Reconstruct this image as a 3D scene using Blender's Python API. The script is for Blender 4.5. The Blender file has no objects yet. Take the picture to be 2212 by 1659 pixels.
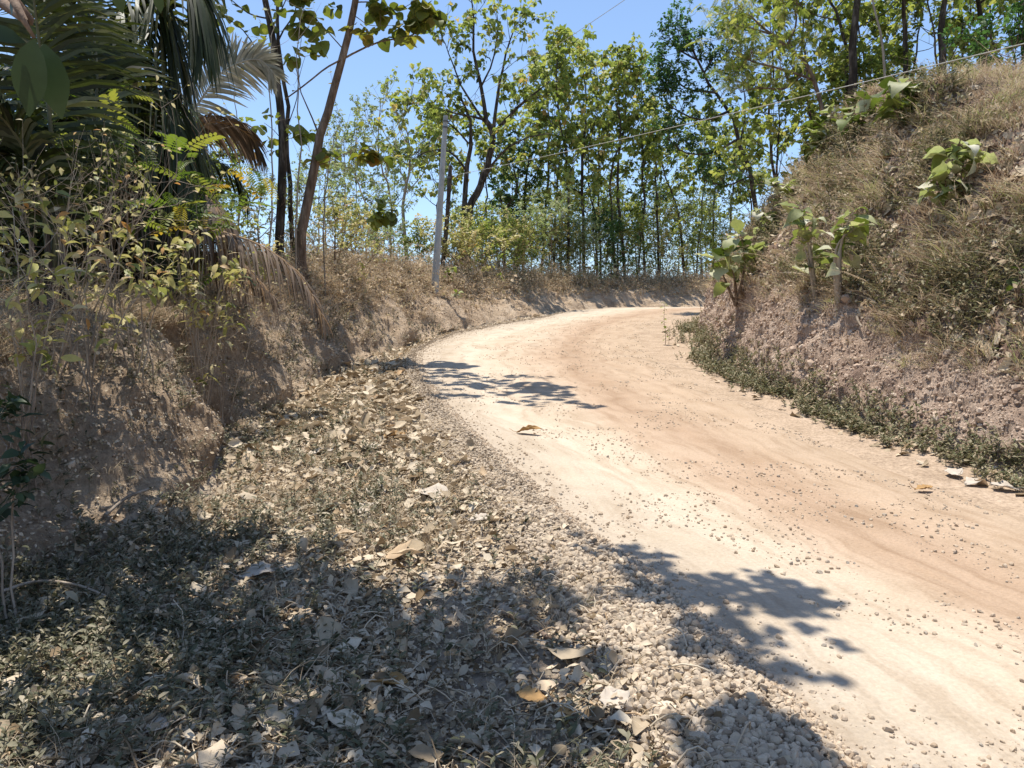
import bpy, math, random
import numpy as np
from mathutils import Vector
from mathutils.bvhtree import BVHTree

random.seed(7); RNG = np.random.default_rng(7)
scene = bpy.context.scene
COL = scene.collection
F = 1661.0; CX, CY = 1106.0, 829.5      # photo measured on a 2212 x 1659 grid
CAM = Vector((0.0, 0.0, 1.6)); PITCH = math.atan(70.0/F)
SUN = Vector((-.10, .15, .98)).normalized(); SUN_D = tuple(SUN)
cp, sp_ = math.cos(PITCH), math.sin(PITCH)

def ray(vx, vy):
    a = (vx-CX)/F; b = (CY-vy)/F
    return Vector((a, cp + b*sp_, -sp_ + b*cp))
def P(vx, vy, Y):
    r = ray(vx, vy); return np.array(CAM + r*(Y/r.y))

def unit(a): return a/np.maximum(np.linalg.norm(a, axis=-1, keepdims=True), 1e-9)

# ---------------------------------------------------------------- noise
def _h(i, j, k, s):
    n = (i*374761393 + j*668265263 + k*2147483647 + s*974634777) & 0xffffffff
    n = ((n ^ (n >> 13))*1274126177) & 0xffffffff
    n = (n ^ (n >> 16)) & 0xffffff
    return n/float(0xffffff)
def vnoise(p, s=0):
    f = np.floor(p).astype(np.int64); t = p-f; t = t*t*(3-2*t)
    i, j, k = f[..., 0], f[..., 1], f[..., 2]; r = 0
    for a in (0, 1):
        for b in (0, 1):
            for c in (0, 1):
                w = (t[..., 0] if a else 1-t[..., 0])*(t[..., 1] if b else 1-t[..., 1])*(t[..., 2] if c else 1-t[..., 2])
                r = r + w*_h(i+a, j+b, k+c, s)
    return r*2-1
def fbm(p, o=4, s=0):
    r = 0; a = .5
    for q in range(o): r = r+a*vnoise(p, s+q); p = p*2.03; a *= .5
    return r

# ---------------------------------------------------------------- materials
def new_mat(name):
    m = bpy.data.materials.new(name); m.use_nodes = True
    nt = m.node_tree; nt.nodes.clear()
    out = nt.nodes.new('ShaderNodeOutputMaterial')
    return m, nt, out
def ramp(nt, stops, interp='LINEAR'):
    r = nt.nodes.new('ShaderNodeValToRGB'); e = r.color_ramp.elements; r.color_ramp.interpolation = interp
    e[0].position, e[0].color = stops[0][0], (*stops[0][1], 1)
    e[1].position, e[1].color = stops[-1][0], (*stops[-1][1], 1)
    for p, c in stops[1:-1]:
        n = e.new(p); n.color = (*c, 1)
    return r
def noise_n(nt, scale, detail=5, rough=.6, coord=None, dist=0):
    n = nt.nodes.new('ShaderNodeTexNoise'); n.inputs['Scale'].default_value = scale
    n.inputs['Detail'].default_value = detail; n.inputs['Roughness'].default_value = rough
    n.inputs['Distortion'].default_value = dist
    if coord: nt.links.new(coord, n.inputs['Vector'])
    return n
def even(cols): return [(i/(len(cols)-1), c) for i, c in enumerate(cols)]
def leaf_mat(name, cols, trans=.35, rough=.55, tcol=None, spec=.3):
    m, nt, out = new_mat(name); L = nt.links
    at = nt.nodes.new('ShaderNodeAttribute'); at.attribute_name = 'rnd'
    r = ramp(nt, even(cols)); L.new(at.outputs['Fac'], r.inputs[0])
    geo = nt.nodes.new('ShaderNodeNewGeometry')
    n = noise_n(nt, 22, 3, .6, geo.outputs['Position'])
    mr = nt.nodes.new('ShaderNodeMapRange'); mr.inputs[3].default_value = .72; mr.inputs[4].default_value = 1.28
    L.new(n.outputs['Fac'], mr.inputs[0])
    mul = nt.nodes.new('ShaderNodeVectorMath'); mul.operation = 'SCALE'
    L.new(r.outputs[0], mul.inputs[0]); L.new(mr.outputs[0], mul.inputs['Scale'])
    b = nt.nodes.new('ShaderNodeBsdfPrincipled'); b.inputs['Roughness'].default_value = rough
    b.inputs['Specular IOR Level'].default_value = spec
    L.new(mul.outputs[0], b.inputs['Base Color'])
    if trans > 0:
        t = nt.nodes.new('ShaderNodeBsdfTranslucent')
        if tcol:
            mm = nt.nodes.new('ShaderNodeVectorMath'); mm.operation = 'MULTIPLY'
            L.new(mul.outputs[0], mm.inputs[0]); mm.inputs[1].default_value = tcol
            L.new(mm.outputs[0], t.inputs['Color'])
        else: L.new(mul.outputs[0], t.inputs['Color'])
        mx = nt.nodes.new('ShaderNodeMixShader'); mx.inputs[0].default_value = trans
        L.new(b.outputs[0], mx.inputs[1]); L.new(t.outputs[0], mx.inputs[2]); L.new(mx.outputs[0], out.inputs[0])
    else: L.new(b.outputs[0], out.inputs[0])
    return m
def bark_mat(name, c1, c2, c3, scale=9, stretch=.25, bump=.5):
    m, nt, out = new_mat(name); L = nt.links
    geo = nt.nodes.new('ShaderNodeNewGeometry')
    mp = nt.nodes.new('ShaderNodeMapping'); mp.inputs['Scale'].default_value = (1, 1, stretch)
    L.new(geo.outputs['Position'], mp.inputs[0])
    n = noise_n(nt, scale, 6, .65, mp.outputs[0]); r = ramp(nt, [(.3, c1), (.5, c2), (.72, c3)])
    L.new(n.outputs['Fac'], r.inputs[0])
    n2 = noise_n(nt, scale*5, 4, .7, mp.outputs[0])
    bp = nt.nodes.new('ShaderNodeBump'); bp.inputs['Strength'].default_value = bump; bp.inputs['Distance'].default_value = .02
    L.new(n2.outputs['Fac'], bp.inputs['Height'])
    b = nt.nodes.new('ShaderNodeBsdfPrincipled'); b.inputs['Roughness'].default_value = .9
    b.inputs['Specular IOR Level'].default_value = .15
    L.new(r.outputs[0], b.inputs['Base Color']); L.new(bp.outputs[0], b.inputs['Normal']); L.new(b.outputs[0], out.inputs[0])
    return m
def soil_mat(name, stops, scale=1.6, bump=.7, dist=.05, stretch=(1, 1, .55)):
    m, nt, out = new_mat(name); L = nt.links
    geo = nt.nodes.new('ShaderNodeNewGeometry')
    mp = nt.nodes.new('ShaderNodeMapping'); mp.inputs['Scale'].default_value = stretch
    L.new(geo.outputs['Position'], mp.inputs[0])
    n = noise_n(nt, scale, 9, .68, mp.outputs[0], .4); r = ramp(nt, stops); L.new(n.outputs['Fac'], r.inputs[0])
    n1 = noise_n(nt, 30, 6, .7, mp.outputs[0]); r1 = ramp(nt, [(.3, (.55, .52, .5)), (.62, (1.15, 1.12, 1.1))]); L.new(n1.outputs['Fac'], r1.inputs[0])
    mm = nt.nodes.new('ShaderNodeVectorMath'); mm.operation = 'MULTIPLY'; L.new(r.outputs[0], mm.inputs[0]); L.new(r1.outputs[0], mm.inputs[1])
    n2 = noise_n(nt, 16, 9, .75, mp.outputs[0])
    bp = nt.nodes.new('ShaderNodeBump'); bp.inputs['Strength'].default_value = bump; bp.inputs['Distance'].default_value = dist
    L.new(n2.outputs['Fac'], bp.inputs['Height'])
    b = nt.nodes.new('ShaderNodeBsdfPrincipled'); b.inputs['Roughness'].default_value = .95
    b.inputs['Specular IOR Level'].default_value = .1
    L.new(mm.outputs[0], b.inputs['Base Color']); L.new(bp.outputs[0], b.inputs['Normal']); L.new(b.outputs[0], out.inputs[0])
    return m

# ---------------------------------------------------------------- mesh builder
class MB:
    def __init__(s): s.v = []; s.q = []; s.t = []; s.c = []; s.n = 0
    def add(s, v, q=None, t=None, rnd=0.5):
        v = np.asarray(v, dtype=np.float64).reshape(-1, 3)
        s.v.append(v); s.c.append(np.broadcast_to(np.asarray(rnd, dtype=np.float64), (len(v),)))
        if q is not None and len(q): s.q.append(np.asarray(q, dtype=np.int64).reshape(-1, 4)+s.n)
        if t is not None and len(t): s.t.append(np.asarray(t, dtype=np.int64).reshape(-1, 3)+s.n)
        s.n += len(v)
    def build(s, name, mat, parent=None, smooth=True, uv=None):
        v = np.concatenate(s.v); c = np.concatenate(s.c)
        q = np.concatenate(s.q) if s.q else np.zeros((0, 4), np.int64)
        t = np.concatenate(s.t) if s.t else np.zeros((0, 3), np.int64)
        org = np.zeros(3)
        if parent is not None: org = np.array(parent.location)
        me = bpy.data.meshes.new(name)
        me.vertices.add(len(v)); me.vertices.foreach_set('co', (v-org).astype(np.float32).ravel())
        me.loops.add(q.size+t.size); me.loops.foreach_set('vertex_index', np.concatenate([q.ravel(), t.ravel()]).astype(np.int32))
        me.polygons.add(len(q)+len(t))
        ls = np.concatenate([np.arange(len(q))*4, q.size+np.arange(len(t))*3]).astype(np.int32)
        me.polygons.foreach_set('loop_start', ls)
        me.polygons.foreach_set('use_smooth', np.full(len(ls), smooth, dtype=bool))
        me.update(calc_edges=True); me.validate()
        a = me.attributes.new('rnd', 'FLOAT', 'POINT'); a.data.foreach_set('value', c.astype(np.float32))
        if uv is not None:
            for nm, val in uv.items():
                a = me.attributes.new(nm, 'FLOAT', 'POINT'); a.data.foreach_set('value', val.astype(np.float32))
        me.materials.append(mat)
        o = bpy.data.objects.new(name, me); COL.objects.link(o)
        if parent is not None: o.parent = parent
        return o
def tag(o, label=None, cat=None, group=None, kind=None):
    if label: o['label'] = label
    if cat: o['category'] = cat
    if group: o['group'] = group
    if kind: o['kind'] = kind
    return o
def empty(name, loc, label, cat, group=None):
    o = bpy.data.objects.new(name, None); o.empty_display_size = .2; o.location = tuple(float(x) for x in loc); COL.objects.link(o)
    return tag(o, label, cat, group)

def frames(X, Zhint):
    X = unit(X); Y = np.cross(Zhint, X); b = np.linalg.norm(Y, axis=-1) < 1e-4
    if np.any(b): Y[b] = np.cross(np.array([.3, .9, .2]), X[b])
    Y = unit(Y); Z = np.cross(X, Y); return X, Y, Z
def inst(mb, tpl, pos, X, Zh, sc, rnd):
    """scatter a template (verts, quads, tris) with x axis X and z axis near Zh"""
    tv, tq, tt = tpl; N = len(pos)
    if N == 0: return
    X, Y, Z = frames(X, Zh)
    sc = np.broadcast_to(np.asarray(sc, float).reshape(-1, 3) if np.ndim(sc) > 1 else np.asarray(sc, float).reshape(-1, 1), (N, 3))
    v = (pos[:, None, :] + X[:, None, :]*(tv[None, :, 0:1]*sc[:, None, 0:1]) + Y[:, None, :]*(tv[None, :, 1:2]*sc[:, None, 1:2])
         + Z[:, None, :]*(tv[None, :, 2:3]*sc[:, None, 2:3]))
    k = len(tv); off = (np.arange(N)*k)[:, None, None]
    q = (tq[None]+off).reshape(-1, 4) if len(tq) else None
    t = (tt[None]+off).reshape(-1, 3) if len(tt) else None
    mb.add(v.reshape(-1, 3), q, t, np.repeat(np.broadcast_to(rnd, (N,)), k))
def strip_leaf(widths, droop=.25, fold=.15, curl=0, wave=0, seed=0):
    """leaf: midrib + two sides; x 0..1, half-width 0.5*widths"""
    n = len(widths); xs = np.linspace(0, 1, n); v = []; r = np.random.default_rng(seed)
    ang = np.cumsum(np.full(n, droop/(n-1)))-droop/(n-1)
    px = np.concatenate([[0], np.cumsum(np.cos(ang[:-1])/(n-1))]); pz = np.concatenate([[0], np.cumsum(-np.sin(ang[:-1])/(n-1))])
    for i, w in enumerate(widths):
        a, b = r.uniform(-wave, wave, 2)
        c = curl*(1 if i else 0)
        v += [(px[i], -.5*w*math.cos(c), pz[i]+fold*w*.5+math.sin(c)*w*.4+a), (px[i], 0, pz[i]), (px[i], .5*w*math.cos(c), pz[i]+fold*w*.5+math.sin(c)*w*.4+b)]
    q = []
    for i in range(n-1):
        a = i*3; q += [(a, a+3, a+4, a+1), (a+1, a+4, a+5, a+2)]
    return np.array(v), np.array(q), np.zeros((0, 3), int)
TEAK = [strip_leaf([.04, .45, .72, .62, .3, .03], d, f, 0, w, i) for i, (d, f, w) in enumerate([(.9, .25, .03), (1.5, .35, .04), (.5, .15, .05)])]
ROUND = [strip_leaf([.05, .62, .92, .88, .6, .2], d, f, 0, w, i+5) for i, (d, f, w) in enumerate([(.8, .2, .03), (1.3, .3, .05), (.3, .1, .04)])]
LANCE = [strip_leaf([.03, .3, .26, .02], d, .2, 0, .02, i+9) for i, d in enumerate((.5, 1.1))]
SIMPLE = [strip_leaf([.04, .55, .45, .03], d, .25, 0, .02, i+3) for i, d in enumerate((.4, 1.0))]
def pinnate(npairs=8, seed=1, lw=.16, ll=.26):
    V = []; Q = []; n = 0; lf = strip_leaf([.1, 1.0, .9, .2], .3, .05)
    for i in range(npairs):
        x = .15+.8*i/(npairs-1); z = -.35*x*x
        for s in (-1, 1):
            v = lf[0].copy(); a = s*(1.15-.2*i/npairs); L = ll*(1-.35*abs(i/(npairs-1)-.45))
            vx = v[:, 0]*L; vy = v[:, 1]*lw*.55
            V.append(np.stack([x+vx*math.cos(a)-vy*math.sin(a), vx*math.sin(a)+vy*math.cos(a), z+v[:, 2]*L-.05*v[:, 0]], 1)); Q.append(lf[1]+n); n += len(v)
    V.append(np.array([(0, -.006, 0), (.5, -.005, -.0875), (.95, -.003, -.32), (.95, .003, -.32), (.5, .005, -.0875), (0, .006, 0)])); Q.append(np.array([(0, 1, 4, 5), (1, 2, 3, 4)])+n)
    return np.concatenate(V), np.concatenate(Q), np.zeros((0, 3), int)
PINN = [pinnate(8, 1), pinnate(10, 2, .12, .22)]

def tubes(mb, Pp, R, sides=5, rnd=.5):
    """Pp (N,m,3) paths, R (N,m) radii"""
    Pp = np.asarray(Pp, float); R = np.asarray(R, float)
    if Pp.ndim == 2: Pp = Pp[None]; R = R[None]
    N, m, _ = Pp.shape
    T = np.empty_like(Pp); T[:, 1:-1] = Pp[:, 2:]-Pp[:, :-2]; T[:, 0] = Pp[:, 1]-Pp[:, 0]; T[:, -1] = Pp[:, -1]-Pp[:, -2]; T = unit(T)
    main = unit(Pp[:, -1]-Pp[:, 0]); ref = np.where(np.abs(main[:, 2:3]) > .8, np.array([[.8, .6, .05]]), np.array([[.1, .2, 1.0]]))
    A = unit(np.cross(T, ref[:, None, :])); B = np.cross(T, A)
    th = np.arange(sides)*2*math.pi/sides
    v = Pp[:, :, None, :] + R[:, :, None, None]*(A[:, :, None, :]*np.cos(th)[None, None, :, None] + B[:, :, None, :]*np.sin(th)[None, None, :, None])
    idx = np.arange(N*m*sides).reshape(N, m, sides)
    a = idx[:, :-1, :]; b = np.roll(a, -1, 2); d = idx[:, 1:, :]; c = np.roll(d, -1, 2)
    q = np.stack([a, b, c, d], -1).reshape(-1, 4)
    rn = np.broadcast_to(np.asarray(rnd).reshape(-1, 1) if np.ndim(rnd) else rnd, (N, m*sides)).ravel()
    mb.add(v.reshape(-1, 3), q, None, rn)
def catmull(pts, n):
    pts = np.asarray(pts, float); m = len(pts)
    t = np.linspace(0, m-1, n); i = np.minimum(t.astype(int), m-2); f = (t-i)[:, None]
    g = lambda k: pts[np.clip(k, 0, m-1)]
    p0, p1, p2, p3 = g(i-1), g(i), g(i+1), g(i+2)
    return .5*((2*p1)+(-p0+p2)*f+(2*p0-5*p1+4*p2-p3)*f*f+(-p0+3*p1-3*p2+p3)*f**3)
def blades(mb, pos, up, L, W, bend, rnd, segs=3):
    """curved tapering grass blades; up (N,3) start direction, bend (N,3) horizontal pull"""
    N = len(pos); L = L[:, None]; W = np.broadcast_to(W, (N,))[:, None]
    side = unit(np.cross(up, bend+1e-4)+RNG.normal(0, .25, (N, 3)))
    V = []; ts = np.linspace(0, 1, segs+1)
    for t in ts:
        c = pos+L*(up*(t-.25*t*t)+bend*t*t)
        w = W*(1-t)**.6*.5 if t < 1 else W*.04
        V += [c-side*w, c+side*w]
    v = np.stack(V, 1); k = 2*(segs+1); base = (np.arange(N)*k)[:, None, None]
    q = np.array([(2*i, 2*i+1, 2*i+3, 2*i+2) for i in range(segs)])[None]+base
    mb.add(v.reshape(-1, 3), q.reshape(-1, 4), None, np.repeat(rnd, k))
# ================================================================ TERRAIN
YS = [-8, -1, 0, 5, 10, 15, 20, 25, 30, 35, 45, 60, 85]
ZS = [-.35, -.05, 0, .3, .75, 1.25, 1.8, 2.37, 2.95, 3.5, 4.2, 5.15, 6.3]
zr = lambda y: np.interp(y, YS, ZS)
L0 = np.array([(1.9, -6), (1.4, -1), (1.1, 2.5), (.72, 4.4), (.38, 5.4), (0, 6.8), (-.4, 8.2), (-.72, 9.4), (-1.1, 11), (-1.75, 14), (-2.25, 18), (-1.55, 23), (.95, 29), (4.3, 37), (9.5, 42.5), (18.5, 50), (34, 60)], float)
L1 = np.array([(-2.8, -6), (-2.9, -1), (-2.95, 2.5), (-2.93, 4.4), (-2.6, 5.4), (-2.75, 6.8), (-3.15, 8.2), (-3.3, 9.4), (-3.25, 11), (-3.5, 14), (-2.95, 18), (-2.0, 23.2), (.3, 29.3), (3.7, 37.7), (9.0, 43.4), (18, 51), (33.5, 61.5)], float)
L2 = np.array([(-3.7, -6, 1.0), (-3.7, -1, 1.1), (-3.6, 2.5, 1.25), (-3.5, 4.5, 1.32), (-3.7, 5.7, 1.5), (-4.05, 7.3, 1.8), (-4.35, 8.5, 2.0), (-4.1, 9.5, 2.1), (-4.45, 11.3, 2.35), (-4.75, 14.4, 2.85), (-4.3, 18.7, 3.4), (-3.5, 24.5, 4.05), (-1.8, 30.7, 4.45), (2.4, 39.0, 5.0), (7.9, 45.2, 5.45), (16.8, 53.2, 6.2), (32, 64, 7)], float)
R0 = np.array([(5.2, -6), (4.6, -1), (4.2, 2.5), (3.9, 4.6), (3.78, 5.6), (3.55, 7), (3.4, 8.3), (3.35, 9.4), (3.25, 11), (3.1, 14), (3.25, 18), (3.9, 23), (6, 29), (11, 36.4), (19.5, 43), (28, 48.5), (40, 56)], float)
R1 = np.array([(6, -6), (5.4, -1), (5.0, 2.5), (4.75, 4.6), (4.6, 5.6), (4.4, 7), (4.22, 8.3), (4.15, 9.4), (4.08, 11), (4.0, 14), (4.5, 18), (5.6, 23), (7.8, 28), (12.2, 35.2), (20.4, 41.7), (29, 47), (41, 54.5)], float)
R2 = np.array([(6.8, -6, .8), (6.2, -1, .9), (5.7, 2.5, 1.0), (5.4, 4.6, 1.05), (5.2, 5.8, 1.1), (5.05, 7.1, 1.25), (4.9, 8.4, 1.6), (4.8, 9.5, 1.9), (4.72, 11.2, 2.3), (4.68, 14.2, 2.85), (5.0, 17.8, 3.3), (5.9, 22.6, 3.55), (8.2, 27.5, 3.75), (12.8, 34.4, 4.3), (21, 40.8, 5), (29.8, 46, 6), (42, 53.5, 7)], float)
R3 = np.array([(9.3, -6, 4.2), (8.6, -1, 4.2), (7.8, 2.5, 4.2), (7.2, 4.6, 4.25), (7.0, 5.8, 4.1), (6.85, 7.4, 4.2), (6.8, 8.8, 4.35), (6.8, 10.2, 4.75), (6.9, 12.4, 5.75), (7.15, 15.4, 6.5), (7.25, 19, 6.15), (7.3, 22.4, 5.3), (9.2, 26.8, 4.75), (14, 33.2, 5), (22, 39, 5.8), (31, 44.3, 7), (43, 52, 8)], float)
addz = lambda a, d=0: np.c_[a, zr(a[:, 1])+d]
L0, L1, R0, R1 = addz(L0), addz(L1, -.05), addz(R0), addz(R1, .04)
def outward(A, sgn, d, dz):
    t = np.gradient(A[:, :2], axis=0); t = unit(t)
    o = np.stack([-t[:, 1], t[:, 0]], 1)*sgn
    d = np.broadcast_to(d, (len(A),))[:, None]
    return np.c_[A[:, :2]+o*d, A[:, 2]+dz]
L3 = outward(L2, 1, 3.5, np.linspace(.45, .15, 17)); L4 = outward(L2, 1, 14, -1.5); L5 = outward(L2, 1, 90, -12)
R4 = outward(R3, -1, np.linspace(5, 3, 17), .55); R5 = outward(R3, -1, 22, -.6); R6 = outward(R3, -1, 90, -12)
# keep the far outward fans from folding over each other
cols = [L5, L4, L3, L2, L1, L0, R0, R1, R2, R3, R4, R5, R6]
cn = [6, 14, 18, 54, 40, 26, 14, 34, 64, 18, 14, 6]
rn = [4, 10, 34, 30, 36, 36, 32, 34, 44, 50, 40, 30, 24, 20, 12, 8]
def dense_rows(A):
    out = []; m = len(A)
    for i, n in enumerate(rn):
        f = np.linspace(0, 1, n, endpoint=False)[:, None]
        p0, p1, p2, p3 = A[max(i-1, 0)], A[i], A[i+1], A[min(i+2, m-1)]
        # monotone-ish hermite scaled by chord so uneven spacing does not overshoot
        d1, d0, d2 = np.linalg.norm(p2-p1), np.linalg.norm(p1-p0)+1e-9, np.linalg.norm(p3-p2)+1e-9
        m1 = (p2-p1) if i == 0 else ((p1-p0)/d0*.5+(p2-p1)/d1*.5)*d1
        m2 = (p2-p1) if i == m-2 else ((p2-p1)/d1*.5+(p3-p2)/d2*.5)*d1
        out.append((2*f**3-3*f**2+1)*p1+(f**3-2*f**2+f)*m1+(-2*f**3+3*f**2)*p2+(f**3-f**2)*m2)
    out.append(A[-1:]); return np.concatenate(out)
D = [dense_rows(c) for c in cols]
G = []; colidx = [0]; 
for i, n in enumerate(cn):
    f = np.linspace(0, 1, n, endpoint=False)
    for g in f: G.append(D[i]*(1-g)+D[i+1]*g)
    colidx.append(colidx[-1]+n)
G.append(D[-1]); G = np.stack(G, 1)            # rows, cols, 3
CI = dict(zip(['L5', 'L4', 'L3', 'L2', 'L1', 'L0', 'R0', 'R1', 'R2', 'R3', 'R4', 'R5', 'R6'], colidx))
for _ in range(4):
    G[:, 1:-1] = .25*G[:, :-2]+.5*G[:, 1:-1]+.25*G[:, 2:]
def grid_normals(G):
    du = np.gradient(G, axis=1); dv = np.gradient(G, axis=0); return unit(np.cross(du, dv))
NR, NC = G.shape[:2]
cidx = np.arange(NC)
def colw(a, b, c, d): return np.interp(cidx, [CI[a]-1, CI[b], CI[c], CI[d]+1], [0, 1, 1, 0])
wL = np.interp(cidx, [CI['L3'], CI['L2'], CI['L1'], CI['L1']+7], [.35, 1, .9, .12])*(cidx <= CI['L0'])
wR = np.interp(cidx, [CI['R1']-5, CI['R1']+3, CI['R3'], CI['R4']], [.08, .8, 1, .4])*(cidx >= CI['R0'])
Nn = grid_normals(G)
pL = G*np.array([1.1, .9, .35]); pR = G*np.array([1.0, .8, .6])
dl = .36*fbm(pL, 3, 1)+.10*fbm(G*np.array([5, 5, 1.6]), 3, 11)+.05*fbm(G*14, 3, 21)
ridg = 1-np.abs(vnoise(G*np.array([1.6, 1.3, .25]), 31))
ridg2 = 1-np.abs(vnoise(G*np.array([4.2, 3.4, .5]), 35))
dl = dl+.24*(ridg-.65)+.09*(ridg2-.6)
gy = G[..., 1]+.5*vnoise(G*1.2, 37); face = np.interp(cidx, [CI['L2']-2, CI['L2']+8, CI['L1']-6, CI['L1']], [0, 1, .9, 0])[None]
for y0, w_, a_ in [(9.1, .5, -.42), (7.5, .75, .26), (5.2, .45, -.30), (4.1, .6, .18), (11.2, .6, .20), (12.6, .5, -.28), (15.0, .8, .2), (16.8, .6, -.25), (20, 1.0, .2), (22.5, .8, -.25)]:
    dl = dl+face*a_*np.exp(-((gy-y0)/w_)**2)
dr = .28*fbm(pR, 3, 2)+.17*fbm(G*np.array([3.3, 3.3, 1.6]), 3, 12)+.10*fbm(G*10, 3, 22)
base = .025*fbm(G*1.3, 3, 41)+.012*fbm(G*7, 3, 42)
road_w = np.interp(cidx, [CI['L0']-14, CI['L0']-3, CI['L0']+3, CI['L0']+6, CI['R0']-3, CI['R0']], [0, .05, .03, 0, 0, .02])
disp = wL[None]*dl+wR[None]*dr+base*.6+road_w[None]*(.7+.6*vnoise(G*2.2, 51))
# tyre ruts along the road
u = (cidx-CI['L0'])/(CI['R0']-CI['L0'])
rut = np.where((u > 0) & (u < 1), -.022*(np.exp(-((u-.3)/.06)**2)+np.exp(-((u-.62)/.07)**2))+.03*np.sin(np.clip(u, 0, 1)*math.pi), 0)
G = G+Nn*(disp+rut[None])[..., None]
Nn = grid_normals(G)
# rough scan for the ground under any point / pixel
gv = [tuple(p) for p in G.reshape(-1, 3)]
I = np.arange(NR*NC).reshape(NR, NC)
def grid_quads(c0, c1):
    a = I[:-1, c0:c1]; return np.stack([a, I[:-1, c0+1:c1+1], I[1:, c0+1:c1+1], I[1:, c0:c1]], -1).reshape(-1, 4)
BV = BVHTree.FromPolygons(gv, [tuple(int(i) for i in q) for q in grid_quads(0, NC-1)])
def hit(vx, vy, far=200):
    for k in range(60):
        h = BV.ray_cast(CAM, ray(vx, vy+6*k).normalized(), far)
        if h[0] is not None: break
    return np.array(h[0]), np.array(h[1])*(1 if h[1].z > 0 else -1)
def ground_z(x, y):
    h = BV.ray_cast(Vector((x, y, 40)), Vector((0, 0, -1)))
    return h[0].z if h[0] is not None else -10.0

sec = lambda a, b: (CI[a], CI[b])
def sheet(name, a, b, mat):
    c0, c1 = sec(a, b); sub = G[:, c0:c1+1]; n, m = sub.shape[:2]
    ii = np.arange(n*m).reshape(n, m); q = np.stack([ii[:-1, :-1], ii[:-1, 1:], ii[1:, 1:], ii[1:, :-1]], -1).reshape(-1, 4)
    mb = MB(); mb.add(sub.reshape(-1, 3), q)
    uu = np.broadcast_to(np.linspace(0, 1, m)[None], (n, m)).ravel()
    dist = np.concatenate([[0], np.cumsum(np.linalg.norm(np.diff(sub[:, m//2], axis=0), axis=1))]); vv = np.broadcast_to(dist[:, None], (n, m)).ravel()
    o = mb.build(name, mat, uv={'across': uu, 'along': vv}); return tag(o, kind='structure')

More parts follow.
